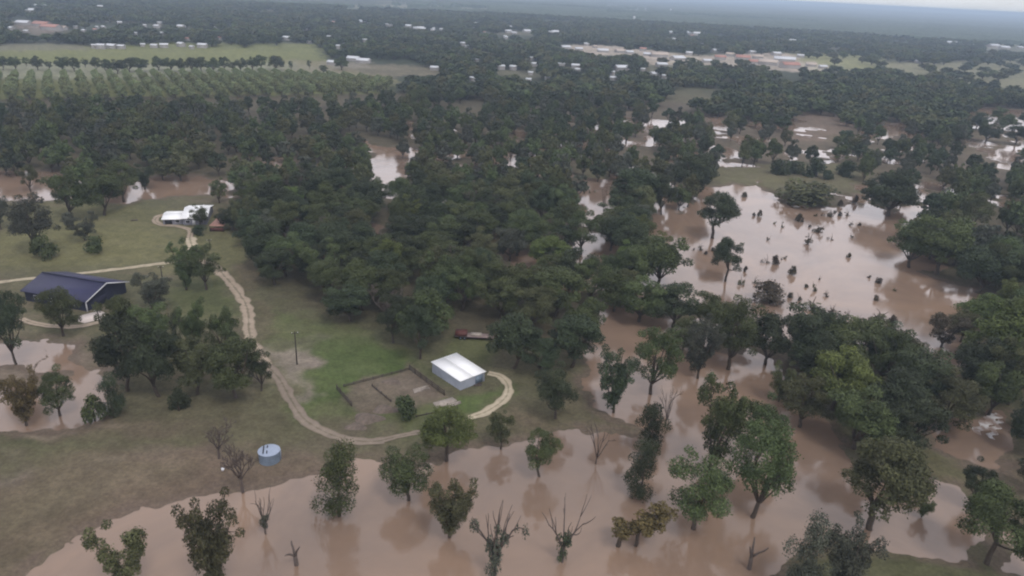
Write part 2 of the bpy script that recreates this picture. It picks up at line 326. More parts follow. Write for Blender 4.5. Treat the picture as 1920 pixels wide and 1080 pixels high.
def build_ground():
    azf = np.radians(np.linspace(-44, 44, 1150)); azc = np.radians(np.linspace(44, 316, 140))[1:-1]
    az = np.concatenate([azf, azc]); na = len(az)
    dep = np.radians(np.linspace(62, 2.2, 760)); r = np.concatenate([[.5, 12, 25, 38], CH / np.tan(dep), np.geomspace(2400, 34000, 45)])
    r = r[np.concatenate([[True], np.diff(r) > 0])]; nr = len(r)
    Rg, A = np.meshgrid(r, az, indexing='ij'); X = (Rg * np.sin(A)).ravel(); Y = (Rg * np.cos(A)).ravel(); Rf = Rg.ravel()
    Z = height(X, Y); col = ground_color(X, Y, Rf)
    wet = (1 - sm(Z, .04, .46)) * (.35 + .65 * sm(fbm(X, Y, 6, 19), .3, .6)); col = col * (1 - .8 * wet[:, None]) + np.array([.135, .100, .078])[None] * .8 * wet[:, None]
    i = np.arange(nr - 1)[:, None]; j = np.arange(na)[None]; j2 = (j + 1) % na
    Fq = np.stack([i * na + j, i * na + j2, (i + 1) * na + j2, (i + 1) * na + j], -1).reshape(-1, 4)[:, ::-1]
    V = np.stack([X, Y, Z], 1); V = np.vstack([V, [[0, 0, .5]]])
    Fl = Fq
    m = bpy.data.materials.new('ground'); m.use_nodes = True; t = m.node_tree; b = t.nodes['Principled BSDF']
    a = N(t, 'ShaderNodeAttribute', attribute_name='Col'); tcn = N(t, 'ShaderNodeTexCoord')
    n = N(t, 'ShaderNodeTexNoise', i_Scale=1.3, i_Detail=6.0, i_Roughness=.7); t.links.new(tcn.outputs['Object'], n.inputs['Vector'])
    mr = N(t, 'ShaderNodeMapRange', i_1=.3, i_2=.7, i_3=.72, i_4=1.28); t.links.new(n.outputs[0], mr.inputs[0])
    v = N(t, 'ShaderNodeVectorMath', operation='SCALE'); t.links.new(a.outputs['Color'], v.inputs[0]); t.links.new(mr.outputs[0], v.inputs['Scale'])
    t.links.new(v.outputs[0], b.inputs['Base Color']); b.inputs['Roughness'].default_value = .9; b.inputs['Specular IOR Level'].default_value = .15
    bp = N(t, 'ShaderNodeBump', i_Strength=.5, i_Distance=.15); t.links.new(n.outputs[0], bp.inputs['Height']); t.links.new(bp.outputs[0], b.inputs['Normal'])
    col = np.vstack([col, [[.1, .1, .07]]]); rgba = np.concatenate([col, np.ones((len(col), 1))], 1)
    me = make_mesh('ground', V, Fl, True, {'Col': ('FLOAT_COLOR', 'POINT', rgba)}, [m])
    tag(link('ground', me), kind='structure')
build_ground()
def water_mat():
    m = bpy.data.materials.new('muddy_water'); m.use_nodes = True; t = m.node_tree; b = t.nodes['Principled BSDF']
    tcn = N(t, 'ShaderNodeTexCoord'); n = N(t, 'ShaderNodeTexNoise', i_Scale=.016, i_Detail=5.0, i_Roughness=.6, i_Distortion=1.8)
    t.links.new(tcn.outputs['Object'], n.inputs['Vector'])
    mr = N(t, 'ShaderNodeMapRange', i_1=.35, i_2=.65, i_3=0., i_4=1.); t.links.new(n.outputs[0], mr.inputs[0])
    mixn = N(t, 'ShaderNodeMix', data_type='RGBA'); t.links.new(mr.outputs[0], mixn.inputs[0])
    mixn.inputs[6].default_value = (.275, .186, .132, 1); mixn.inputs[7].default_value = (.185, .130, .100, 1)
    t.links.new(mixn.outputs[2], b.inputs['Base Color'])
    b.inputs['IOR'].default_value = 1.62; b.inputs['Specular IOR Level'].default_value = .5
    n3 = N(t, 'ShaderNodeTexNoise', i_Scale=.05, i_Detail=3.0); t.links.new(tcn.outputs['Object'], n3.inputs['Vector'])
    rr = N(t, 'ShaderNodeMapRange', i_1=.4, i_2=.65, i_3=.05, i_4=.16); t.links.new(n3.outputs[0], rr.inputs[0]); t.links.new(rr.outputs[0], b.inputs['Roughness'])
    n2 = N(t, 'ShaderNodeTexNoise', i_Scale=.8, i_Detail=4.0, i_Roughness=.6); mp2 = N(t, 'ShaderNodeMapping'); mp2.inputs['Scale'].default_value = (.6, 1.2, 1)
    t.links.new(tcn.outputs['Object'], mp2.inputs[0]); t.links.new(mp2.outputs[0], n2.inputs['Vector'])
    bp = N(t, 'ShaderNodeBump', i_Strength=.10, i_Distance=.12); t.links.new(n2.outputs[0], bp.inputs['Height']); t.links.new(bp.outputs[0], b.inputs['Normal'])
    return m
wr = np.array([0, 60, 400, 1000.]); wn = 64
wv = [(0, 0, 0)] + [(r * math.sin(2 * math.pi * k / wn), r * math.cos(2 * math.pi * k / wn), 0) for r in wr[1:] for k in range(wn)]
wf = [(0, 1 + (k + 1) % wn, 1 + k) for k in range(wn)] + [(1 + i * wn + k, 1 + i * wn + (k + 1) % wn, 1 + (i + 1) * wn + (k + 1) % wn, 1 + (i + 1) * wn + k) for i in range(2) for k in range(wn)]
M['water'] = water_mat()
tag(link('flood_water', make_mesh('flood_water', wv, wf, mats=[M['water']])), kind='structure')
# ---------------------------------------------------------------- tracks
RK = [0]
def ribbon(name, pts, width, m, jit=.55):
    RK[0] += 1
    width *= .85; P = np.array([G(x, y)[:2] for x, y in pts]); n = len(P); out = []
    for i in range(n - 1):
        p0, p1, p2, p3 = P[max(i - 1, 0)], P[i], P[i + 1], P[min(i + 2, n - 1)]
        k = max(2, int(np.linalg.norm(p2 - p1) / .8))
        for t in np.arange(k) / k: out.append(.5 * (2 * p1 + (p2 - p0) * t + (2 * p0 - 5 * p1 + 4 * p2 - p3) * t * t + (3 * p1 - p0 - 3 * p2 + p3) * t ** 3))
    out.append(P[-1]); out = np.array(out); d = np.gradient(out, axis=0); d /= np.linalg.norm(d, axis=1)[:, None] + 1e-9
    nn = np.stack([-d[:, 1], d[:, 0]], 1); K = 7; V = []; U = []
    for j in range(K):
        s = (j / (K - 1) - .5) * width; e = 1 + jit * 2 * (fbm(out[:, 0] + j * .1, out[:, 1], 2.5, 70 + (j > 3)) - .5)
        q = out + nn * (s * e)[:, None]; V.append(q); U.append(np.full(len(out), abs(j / (K - 1) - .5) * 2))
    V = np.stack(V, 1).reshape(-1, 2); U = np.stack(U, 1).ravel(); z = np.maximum(height(V[:, 0], V[:, 1]), .3) + .05 + .012 * RK[0]
    i = np.arange(len(out) - 1)[:, None]; j = np.arange(K - 1)[None]
    Fq = np.stack([i * K + j, (i + 1) * K + j, (i + 1) * K + j + 1, i * K + j + 1], -1).reshape(-1, 4)[:, ::-1]
    tag(link(name, make_mesh(name, np.column_stack([V, z]), Fq, True, {'across': ('FLOAT', 'POINT', U)}, [m])), kind='structure')
def track_mat(name, c, c2):
    m = bpy.data.materials.new(name); m.use_nodes = True; t = m.node_tree; b = t.nodes['Principled BSDF']
    a = N(t, 'ShaderNodeAttribute', attribute_name='across'); r = N(t, 'ShaderNodeValToRGB'); e = r.color_ramp.elements
    e[0].position = 0; e[0].color = (*c2, 1); e[1].position = 1; e[1].color = (*c2, 1)
    x = e.new(.25); x.color = (*c, 1); x = e.new(.72); x.color = (*c, 1)
    tcn = N(t, 'ShaderNodeTexCoord'); n = N(t, 'ShaderNodeTexNoise', i_Scale=.5, i_Detail=6.0, i_Roughness=.7); t.links.new(tcn.outputs['Object'], n.inputs['Vector'])
    ad = N(t, 'ShaderNodeMath', operation='MULTIPLY_ADD', i_1=.7, i_2=-.35); t.links.new(n.outputs[0], ad.inputs[0])
    a2 = N(t, 'ShaderNodeMath', operation='ADD'); t.links.new(a.outputs['Fac'], a2.inputs[0]); t.links.new(ad.outputs[0], a2.inputs[1]); t.links.new(a2.outputs[0], r.inputs[0])
    mr = N(t, 'ShaderNodeMapRange', i_1=.3, i_2=.7, i_3=.8, i_4=1.15); t.links.new(n.outputs[0], mr.inputs[0])
    v = N(t, 'ShaderNodeVectorMath', operation='SCALE'); t.links.new(r.outputs[0], v.inputs[0]); t.links.new(mr.outputs[0], v.inputs['Scale'])
    t.links.new(v.outputs[0], b.inputs['Base Color']); b.inputs['Roughness'].default_value = .95; b.inputs['Specular IOR Level'].default_value = .1
    return m
TP = track_mat('pale_caliche', (.46, .39, .29), (.25, .22, .15)); TD = track_mat('dull_caliche', (.24, .195, .155), (.155, .13, .095)); TM = track_mat('worn_caliche', (.36, .29, .225), (.19, .16, .11))
ribbon('dirt_track', [(-60,534),(0,529),(60,522),(200,507),(320,492),(352,486)], 2.6, TP)
ribbon('dirt_track', [(352,486),(385,492),(405,502),(432,530),(455,560),(465,585),(467,620),(475,650),(500,685)], 4.2, TM)
ribbon('dirt_track', [(500,685),(525,712),(543,745),(570,785),(620,815),(680,828),(720,826)], 3.2, TD)
ribbon('dirt_track', [(716,826),(745,819),(790,810)], 2.2, TD)
ribbon('dirt_track', [(860,789),(905,775),(932,760),(950,742),(952,722),(938,706),(915,700)], 2.9, TP)
ribbon('dirt_track', [(355,446),(358,455),(362,470),(360,486)], 5.0, TP)
ribbon('driveway', [(40,598),(62,606),(100,612),(150,612),(190,603),(205,590)], 2.6, TM)
ribbon('driveway', [(330,399),(300,405),(291,413),(300,421),(330,424),(356,432),(356,446)], 3.0, TM)
# ---------------------------------------------------------------- trees: meshes
def cards(cs, rs, n, size, rng, lo=-.75, droop=0.):
    Vs, T = [], []
    for c, r in zip(cs, rs):
        k = max(6, int(n * (np.prod(r) ** (2 / 3)) / (np.mean([np.prod(q) for q in rs]) ** (2 / 3))))
        d = rng.normal(size=(k, 3)); d /= np.linalg.norm(d, axis=1)[:, None]; d = d[d[:, 2] > lo]; k = len(d)
        lump = 1 + .16 * np.sin(d[:, 0] * 5 + c[0] * 9) * np.cos(d[:, 1] * 6 + c[1] * 7) + .12 * rng.normal(size=k)
        p = c + d * r * (lump * rng.uniform(.72, 1.05, k))[:, None]
        nrm = d * .75 + rng.normal(size=(k, 3)) * .5; nrm[:, 2] += .25; nrm /= np.linalg.norm(nrm, axis=1)[:, None]
        t = np.cross(nrm, rng.normal(size=(k, 3))); t /= np.linalg.norm(t, axis=1)[:, None] + 1e-9; b = np.cross(nrm, t)
        s = size * rng.uniform(.55, 1.4, k); s2 = s * rng.uniform(.5, .9, k)
        q = np.stack([p - t * s[:, None] * .5, p - b * s2[:, None] * .5 + t * s[:, None] * .1, p + t * s[:, None] * .5, p + b * s2[:, None] * .5 - t * s[:, None] * .1], 1)
        Vs.append(q.reshape(-1, 3)); ct = rng.uniform(.25, .75)
        T.append(np.repeat(np.clip(ct + rng.normal(size=k) * .14, 0, 1), 4))
    V = np.concatenate(Vs); return V, np.arange(len(V)).reshape(-1, 4), np.concatenate(T)
def limb(mb, a, b, r0, r1, rng, n=5, bend=.12, sides=6):
    a = np.array(a, float); b = np.array(b, float); L_ = np.linalg.norm(b - a); off = rng.normal(size=3) * bend * L_; pts = []
    for i in range(n + 1):
        t = i / n; pts.append(a + (b - a) * t + off * math.sin(math.pi * t) * .6 + rng.normal(size=3) * .012 * L_ * (0 < i < n))
    mb.tube(pts, [r0 + (r1 - r0) * (i / n) for i in range(n + 1)], sides); return pts
def gen(style, seed, ncard=None, size=None, wood=True):
    """returns trunk MB and crown arrays in metres for a nominal height 14, width 12 (shrubs smaller)"""
    rng = np.random.default_rng(seed); mb = MB(); cs, rs = [], []; Hh, Wd = 14., 12.
    def lean(): return rng.normal() * .3
    if style in ('oval', 'dome', 'round'):
        z0 = dict(oval=.12, dome=.10, round=.24)[style] * Hh; fork = np.array([lean(), lean(), z0 + .8])
        limb(mb, (0, 0, -.8), fork, .42, .3, rng, 4, .04, 8)
        nc = dict(oval=30, dome=32, round=30)[style]; cz, rz = dict(oval=(.55, .38), dome=(.53, .36), round=(.62, .32))[style]
        rx = .37 * Wd
        lob = rng.uniform(0, 6.28); am = rng.uniform(.08, .22)
        while len(cs) < nc:
            d = rng.normal(size=3); d /= np.linalg.norm(d)
            if d[2] < -.7: continue
            ph = math.atan2(d[1], d[0]); rr = rng.uniform(.45, 1.0) ** .6 * (1 + am * math.sin(3 * ph + lob) + rng.normal() * (.13 if style == 'oval' else .08))
            c = np.array([d[0] * rx * rr, d[1] * rx * rr, cz * Hh + d[2] * rz * Hh * rr])
            if style == 'dome' and d[2] < 0: c[2] = max(c[2], .2 * Hh)
            cs.append(c); s = rng.uniform(.085, .17 if style == 'oval' else .18) * Wd * (.75 if rr > .95 else 1); rs.append(np.array([s, s, s * rng.uniform(.62, .85)]))
        for c in [cs[i] for i in rng.choice(nc, 9, replace=False)]:
            limb(mb, fork * .9, c, .2, .05, rng, 4, .1)
    elif style in ('vase', 'vase2'):
        nl = 2 if style == 'vase2' else int(rng.integers(4, 6)); a0 = rng.uniform(0, 6.28); fork = np.array([0, 0, 1.8])
        limb(mb, (0, 0, -.8), fork, .4, .32, rng, 3, .03, 8)
        for k in range(nl):
            a = (a0 * 0 + math.pi * k + rng.normal() * .15) if nl == 2 else a0 + 2 * math.pi * k / nl + rng.normal() * .3
            e = np.array([math.cos(a) * Wd * rng.uniform(.27, .42), math.sin(a) * Wd * rng.uniform(.27, .42) * (.4 if nl == 2 else 1), Hh * rng.uniform(.78, .97)])
            pts = limb(mb, fork, e, .24, .05, rng, 6, .1)
            for i in range(1, 7):
                p = pts[i]
                for q in range(2 if i > 1 else 1):
                    s = Wd * rng.uniform(.075, .125) * (1 if i < 6 else .75) * (1.3 if nl == 2 else 1); off = rng.normal(size=3) * Wd * .055
                    cs.append(p + off); rs.append(np.array([s, s, s * .85]))
                if i in (3, 4, 5):
                    d2 = rng.normal(size=3); d2[2] = abs(d2[2]) * .6; e2 = p + d2 / np.linalg.norm(d2) * Wd * rng.uniform(.12, .2)
                    limb(mb, p, e2, .08, .03, rng, 3); s = Wd * rng.uniform(.06, .10); cs.append(e2); rs.append(np.array([s, s, s * .8]))
    elif style == 'column':
        top = np.array([lean(), lean(), Hh * .96]); pts = limb(mb, (0, 0, -.8), top, .4, .05, rng, 8, .03, 8)
        for i in range(24):
            t = .10 + .88 * i / 23; p = np.array([top[0] * t, top[1] * t, Hh * t]); a = rng.uniform(0, 6.28)
            o = Wd * (.30 * (1 - .45 * abs(t - .45) * 2) + rng.normal() * .04) * rng.uniform(.3, 1)
            s = Wd * rng.uniform(.11, .2); cs.append(p + np.array([math.cos(a) * o, math.sin(a) * o, 0])); rs.append(np.array([s, s, s * .8]))
    elif style in ('bare', 'twiggy', 'tuft', 'tuft2', 'snag'):
        nl = dict(bare=6, twiggy=7, tuft=6, tuft2=7, snag=3)[style]; fz = dict(bare=2.6, twiggy=3.4, tuft=3.6, tuft2=3.2, snag=5.)[style]
        fork = np.array([lean() * .5, lean() * .5, fz]); k0 = 1.5 if style == 'snag' else 1
        limb(mb, (0, 0, -.8), fork, .42 * k0, .32 * k0, rng, 4, .03, 8); a0 = rng.uniform(0, 6.28); depth = dict(bare=2, twiggy=4, tuft=1, tuft2=1, snag=0)[style]
        def rec(p, d, ln, r, lv):
            e = p + d * ln; pts = limb(mb, p, e, r * 1.5, max(r * .7, .05), rng, 4, .09, 5)
            if lv <= 0: return
            for _ in range(3 if style == 'twiggy' else 2):
                q = pts[int(rng.integers(2, 5))]; nd = d + rng.normal(size=3) * (.5 if style == 'twiggy' else .34); nd[2] += .15; nd /= np.linalg.norm(nd)
                rec(q, nd, ln * rng.uniform(.45, .7), r * .5, lv - 1)
        for k in range(nl):
            a = a0 + 2 * math.pi * k / nl + rng.normal() * .25; tl = rng.uniform(.25, .95) if style != 'twiggy' else rng.uniform(.3, .85)
            d = np.array([math.cos(a) * tl, math.sin(a) * tl, 1.]); d /= np.linalg.norm(d)
            rec(fork * rng.uniform(.75, 1), d, rng.uniform(.55, .8) * (Hh - fz) * (.6 if style == 'twiggy' else 1), .17 * k0 * (1 if style != 'twiggy' else .8), depth)
        if style == 'tuft2':
            av = np.array(mb.v); av = av[(av[:, 2] > 2.5) & (av[:, 2] < Hh * .62)]
            for q in av[rng.choice(len(av), 26)]:
                s = Wd * rng.uniform(.045, .075); cs.append(q + rng.normal(size=3) * .15); rs.append(np.array([s, s, s * 1.3]))
        if style in ('tuft', 'tuft2'):
            for i in range(13):
                a = rng.uniform(0, 6.28); z = rng.uniform(.06, .44) * Hh; o = rng.uniform(0, .13) * Wd; s = Wd * rng.uniform(.06, .1)
                cs.append(np.array([math.cos(a) * o, math.sin(a) * o, z])); rs.append(np.array([s, s, s]))
    elif style == 'shrub':
        mb.tube([(0, 0, -.8), (0, 0, 3), (.4, .2, 7)], [.5, .4, .2], 6)
        for i in range(14):
            a = rng.uniform(0, 6.28); o = Wd * .32 * math.sqrt(rng.uniform()); s = Wd * rng.uniform(.12, .2)
            cs.append(np.array([math.cos(a) * o, math.sin(a) * o, Hh * (.06 + .72 * rng.uniform() * (1 - o / (.5 * Wd))) ])); rs.append(np.array([s, s, s * 1.2]))
    elif style == 'scrub':
        for _ in range(int(rng.integers(2, 6))):
            a = rng.uniform(0, 6.28); b = np.array([rng.normal() * 2.5, rng.normal() * 1.2, 0]); limb(mb, (0, 0, -.8), b + [math.cos(a) * 2.5, math.sin(a) * 2.5, rng.uniform(5, 13)], .3, .14, rng, 3, .1, 5)
        for i in range(int(rng.integers(3, 9))):
            s = Wd * rng.uniform(.06, .17); cs.append(np.array([rng.normal() * Wd * .24, rng.normal() * Wd * .12, Hh * rng.uniform(.02, .5)])); rs.append(np.array([s * 1.2, s, s * rng.uniform(.7, 1.6)]))
    elif style == 'lean':
        fork = np.array([-3.6, 0, 4.]); limb(mb, (-4.2, 0, -.8), fork, .5, .35, rng, 3, .03, 8); limb(mb, (-.8, .5, -.8), (-.6, .3, 6.5), .4, .25, rng, 4, .05, 8)
        pts = limb(mb, fork, (5.2, 0, 10.5), .35, .06, rng, 8, .06)
        for i in range(34):
            t = rng.uniform(-.05, 1); p = np.array([-4 + 9.6 * t, rng.normal() * .9, 5.6 + 5. * t + rng.normal() * 1.3 - (rng.uniform() < .25) * 2.6 * (1 - t)]); s = Wd * rng.uniform(.08, .13) * (1.2 - .5 * t)
            cs.append(p); rs.append(np.array([s, s, s * .9]))
    crown = None
    if cs:
        nn = ncard or 190; crown = cards(cs, rs, nn, size or .62, rng)
    return mb, crown
VAR = {}
def variants(style, seeds, **kw):
    out = []
    for s in seeds:
        mb, cr_ = gen(style, s, **kw); bark = M['deadwood'] if style in ('bare', 'twiggy', 'tuft', 'tuft2', 'snag') else M['bark']
        allv = np.array(mb.v); zt = allv[:, 2].max(); w = np.ptp(allv[:, 0])
        if cr_ is not None: zt = max(zt, np.percentile(cr_[0][:, 2], 99.5)); w = max(w, np.percentile(cr_[0][:, 0], 99) - np.percentile(cr_[0][:, 0], 1))
        tm = make_mesh('trunk', allv, mb.f, True, mats=[bark])
        cm_ = make_mesh('crown', cr_[0], cr_[1], False, {'tint': ('FLOAT', 'POINT', cr_[2])}, [M['leaf']]) if cr_ is not None else None
        out.append((tm, cm_, zt, w))
    VAR[style + ('_far' if kw.get('ncard', 999) < 60 else '')] = out
variants('dome', range(1, 8), ncard=520, size=.36); variants('oval', range(11, 17), ncard=560, size=.28); variants('round', range(21, 24), ncard=800, size=.27); variants('vase', range(31, 35), ncard=260, size=.32); variants('scrub', range(121, 127), ncard=110, size=.7)
variants('vase2', [41, 42], ncard=330, size=.38); variants('column', [51, 52, 53], ncard=480, size=.32); variants('tuft2', [84, 85], ncard=90, size=.4); variants('bare', [61, 62, 63]); variants('twiggy', [71, 72]); variants('tuft', [81, 82, 83], ncard=90, size=.42)
variants('snag', [91, 92]); variants('shrub', [101, 102, 103], ncard=150, size=.8); variants('lean', [111], ncard=130, size=.55)
TONE = dict(bright=(.086, .112, .030), green=(.062, .078, .029), dark=(.040, .052, .025), olive=(.074, .076, .033), grey=(.066, .070, .050), rust=(.105, .078, .032), brown=(.062, .049, .032), pale=(.10, .12, .065))
NAMES = dict(bare='bare_tree', twiggy='bare_tree', tuft='dying_tree', tuft2='dying_tree', snag='dead_snag', shrub='shrub', scrub='shrub', lean='leaning_tree')
TREES = []   # (x, y) of everything placed
def place_tree(x, y, Hm, Wm, style, tone, label=None, cat=None, group=None, rot=None, vi=None, auto=None):
    vs = VAR[style]; v = vs[int(RNG.integers(len(vs))) if vi is None else vi % len(vs)]
    z = max(hz(x, y), -.15); root = empty(NAMES.get(style, 'tree'), (x, y, z), RNG.uniform(0, 6.28) if rot is None else rot)
    sx = Wm / v[3]; szz = Hm / v[2]; root.scale = (sx, sx, szz)
    t = link('trunk', v[0], root)
    if v[1]:
        c = link('crown', v[1], root); k = RNG.uniform(.80, 1.06); c.color = (*[q * k for q in TONE[tone]], 1)
    tag(root, label, cat or ('shrub' if style in ('shrub', 'scrub') else 'tree'), group, auto=(label is None and (auto or (style, tone, Hm, Wm))) or None)
    TREES.append((x, y, Wm, Hm)); return root
def T(x, yb, yt, w, style, tone, label=None, **kw):
    p = G(x, yb, .2); z = 1.0
    for _ in range(80):
        if proj(p + [0, 0, z])[1] <= yt: break
        z += .25
    dep = (p - [0, 0, CH]) @ fwd
    return place_tree(p[0], p[1], max(z, .8), max(w * (.86 if w > 40 and style != 'shrub' else 1) * dep / F, .6), style, tone, label, **kw)
# foreground, flooded orchard
T(247,1105,985,112,'vase2','olive','olive tree forked in a wide V at the bottom edge, leftmost in the flood',rot=0.1)
T(405,1108,945,118,'vase','olive','ragged olive tree of several leafy limbs beside the V forked tree',vi=1)
T(498,1000,918,48,'tuft','grey','short leafy stump with straight bare limbs near the flood shoreline')
T(557,1058,1020,34,'snag','grey','small bare dead snag forked like a Y standing in the brown flood water',cat='dead tree')
T(637,966,826,80,'column','green','tall narrow leafy tree in the flood just below the round water tank',vi=0)
T(768,936,840,98,'oval','green','bushy tree in the flood with dark trunk, right of the tall narrow one',vi=1)
T(843,1006,905,95,'vase','olive','half leafy tree with spreading limbs left of the big bare topped one',vi=2)
T(925,1082,930,115,'tuft2','grey','large dying tree with bare tips and leafy stem at the bottom centre',vi=0)
T(1055,1052,932,112,'tuft','dark','almost leafless tree with candelabra limbs and a leafy base in the flood',vi=2)
T(1013,892,802,76,'oval','green','compact green tree in the flood just off the shore below the pale track loop',vi=2)
T(1117,868,778,62,'bare','grey','completely bare forked tree in the flood near the grass point',cat='tree')
T(1200,930,828,66,'column','dark','dark dense columnar tree with bare twigs in the flood, nearer of two in line',vi=1)
T(1215,850,752,58,'column','dark','dark columnar tree right behind the other columnar one in the flood',vi=2)
T(1200,1024,942,125,'lean','rust','low leaning tree with rusty green foliage propped over the flood water',rot=0.0)
T(1300,992,855,125,'oval','green','rounded green tree in the flood right of the rusty leaning tree',vi=3)
T(1412,968,800,128,'oval','green','big full dark green tree at the edge of the brown flood current',vi=0)
T(1330,880,715,90,'vase','green','tall green tree behind the rounded tree in the flood',vi=3)
T(1415,860,745,110,'oval','green','green tree crowded behind the big full tree at the flood edge',vi=2)
T(1632,992,832,165,'round','olive','large broad tree with a clear brown trunk standing at the waterside puddle',vi=1)
T(1728,968,932,30,'vase','green','tiny young tree standing in the puddle beside the large broad tree')
T(1820,948,866,66,'oval','dark','dense dark rounded tree on the grass at the lower right')
T(1850,1060,925,130,'round','green','wide low green tree group at the right edge below the dark rounded tree',vi=0)
T(1925,1085,930,120,'oval','green','green tree cut by the right edge of the view near the bottom corner')
T(1405,1064,1010,34,'snag','brown','leaning dead snag rising from the water near the bottom right grass',cat='dead tree',vi=1)
T(1500,1125,985,80,'column','grey','soft grey green tree at the bottom edge, left one of the pair')
T(1568,1128,990,100,'vase','grey','soft grey green tree at the bottom edge, right one of the pair')
T(836,862,775,110,'round','bright','wide spreading green tree on the bank below the corral')
T(938,840,775,50,'oval','green','small neat tree on the bank below the pale track bend')
T(1042,786,688,78,'oval','dark','dark tree on the grassy point right of the track loop')
T(1150,772,660,86,'vase','dark','slender dark tree on a thin trunk at the tip of the grassy point')
T(1222,738,612,92,'oval','green','upright green tree standing in the flooded channel')
T(1247,800,715,50,'bare','grey','bare forked tree between the flooded channel and the columnar trees',vi=1)
T(1308,708,600,75,'vase','grey','greyish thin tree at the right bank of the flooded channel')
T(1365,692,555,105,'oval','green','tall leafy tree at the right bank of the flooded channel')
T(1460,752,680,50,'vase','olive','small dark stemmed tree leaning over the upper bend of the flood')
T(757,784,745,40,'shrub','green','round green bush growing in the bare earth corral')
T(336,772,732,34,'shrub','dark','dark round bush on the grass left of the track')
T(411,862,790,72,'twiggy','green','leafless twiggy tree left of the water tank, farther of two')
T(455,922,818,82,'twiggy','grey','leafless fine twigged tree by the flood shoreline below the water tank',vi=1)
T(213,785,705,52,'column','dark','dark narrow tree at the right end of the left muddy pool')
T(178,788,742,40,'shrub','green','low green bush beside the dark narrow tree at the left muddy pool')
T(112,778,690,70,'oval','green','green tree standing at the near edge of the left muddy pool')
T(50,797,698,72,'vase','rust','rusty brown forked tree at the near edge of the left muddy pool')
T(30,682,548,78,'oval','dark','big dark tree at the left edge by the far side of the muddy pool')
T(120,630,545,76,'oval','green','green tree in front of the blue roofed house')
T(232,660,560,75,'dome','green','tree touching the gable end of the blue roofed house')
T(240,735,600,108,'dome','dark','broad dark tree of the thicket, at its left end')
T(300,745,625,100,'dome','dark','broad dark tree in the middle of the thicket')
T(285,670,580,80,'dome','green','tree at the back of the thicket left of the two spires')
T(336,665,586,22,'column','dark','narrow spire like tree rising from the thicket')
T(372,685,570,56,'vase','green','taller open tree rising from the thicket')
T(425,690,585,66,'oval','green','rounded tree of the thicket nearest to the track')
T(370,742,640,88,'dome','olive','olive toned tree in the lower half of the thicket')
T(443,748,645,92,'dome','green','leafy tree at the right end of the thicket')
T(490,735,662,60,'oval','dark','dark outermost tree at the right tip of the thicket')
T(287,586,518,62,'vase','grey','grey green forked tree between the blue roofed house and the track')
T(350,545,455,62,'vase','green','green tree at the track junction, left stem')
T(388,545,462,66,'oval','green','green tree at the track junction, right stem')
T(70,475,365,85,'oval','grey','large greyish tree on the pasture at upper left')
T(85,485,443,44,'shrub','green','low green bush under the large greyish tree')
T(160,452,402,52,'vase','grey','small forked greyish tree on the pasture')
T(178,476,445,34,'shrub','green','low bush just in front of the small forked tree')
T(2,432,368,40,'vase','grey','thin tree cut by the left edge of the view above the pasture')
T(135,410,322,76,'dome','green','round tree of the pasture pair, left one')
T(195,405,322,80,'dome','green','round tree of the pasture pair, right one')
T(58,358,308,34,'oval','olive','small tree standing in the muddy water at upper left')
T(232,378,292,66,'oval','green','tree with visible trunk between muddy water and pasture')
T(272,354,305,40,'vase','dark','small dark tree standing in the muddy water behind the pasture')
T(375,428,386,30,'oval','green','small tree directly in front of the white farmhouse')
T(376,440,424,24,'shrub','dark','dark bush in front of the white farmhouse')
T(437,432,393,48,'dome','dark','dark tree right of the rusty lean-to')
T(412,382,335,30,'oval','green','small tree behind the white farmhouse')
for q in [(1150,582,505,75,'dome','green'),(1198,602,528,92,'dome','green'),(1262,612,535,105,'dome','dark'),(1318,625,548,80,'oval','green'),(1435,682,592,110,'dome','dark'),(1585,692,605,110,'dome','green'),(1655,722,615,115,'oval','green'),(1722,765,668,110,'dome','dark'),
    (1560,770,668,115,'dome','bright'),(1500,800,705,95,'oval','olive'),(1655,800,700,125,'dome','dark'),(1770,795,700,120,'oval','olive'),(1835,742,645,105,'dome','dark'),(1930,850,750,80,'dome','dark'),(1890,760,640,110,'oval','olive'),(1700,850,760,100,'dome','dark'),(1640,655,600,60,'oval','olive'),(1550,640,590,70,'dome','dark'),
    (1932,930,860,70,'oval','dark'),(1072,690,598,95,'dome','dark'),(1092,642,560,85,'dome','green'),(1278,662,592,66,'oval','green'),(962,692,592,105,'dome','dark'),(788,674,580,82,'oval','dark'),(1010,705,630,80,'oval','dark'),(1690,690,630,70,'oval','olive'),(1800,640,585,60,'oval','olive')]: T(*q)
# pond
T(1337,446,362,84,'round','dark','dark many stemmed tree standing alone in the pale pond')
T(1360,527,448,60,'round','dark','tree on a slanting trunk standing in the near part of the pond')
T(1131,398,333,18,'bare','grey','thin bare tree in the water left of the pond')
T(1240,402,330,50,'oval','dark','small tree on a thin trunk at the left side of the pond')
T(1183,402,308,96,'dome','dark','broad dark tree at the left side of the pond')
T(1295,372,292,84,'dome','dark','rounded bluish tree at the upper left corner of the pond')
T(1088,477,388,68,'oval','green','tree on a thin trunk in the brown water left of the pond')
T(1030,512,446,78,'dome','bright','bright green rounded tree at the edge of the central wood')
T(1170,484,404,84,'dome','dark','dark tree by the brown water left of the pond')
T(1228,538,440,110,'dome','green','large rounded green tree at the near left corner of the pond')
T(1665,404,305,105,'dome','dark','very dark tree at the far right corner of the pond')
T(1705,500,415,90,'dome','green','tree overhanging the right shore of the pond, farther one')
T(1755,515,400,105,'dome','green','large tree on the right shore of the pond')
T(1830,548,462,115,'dome','dark','broad dark tree where the pond narrows at right')
T(1815,440,362,76,'oval','green','grey stemmed tree behind the right shore of the pond')
T(1860,700,560,135,'dome','bright','tall yellowish green tree at the right edge below the pond')
T(1765,650,590,60,'vase','brown','brownish open tree at the near right corner of the pond')
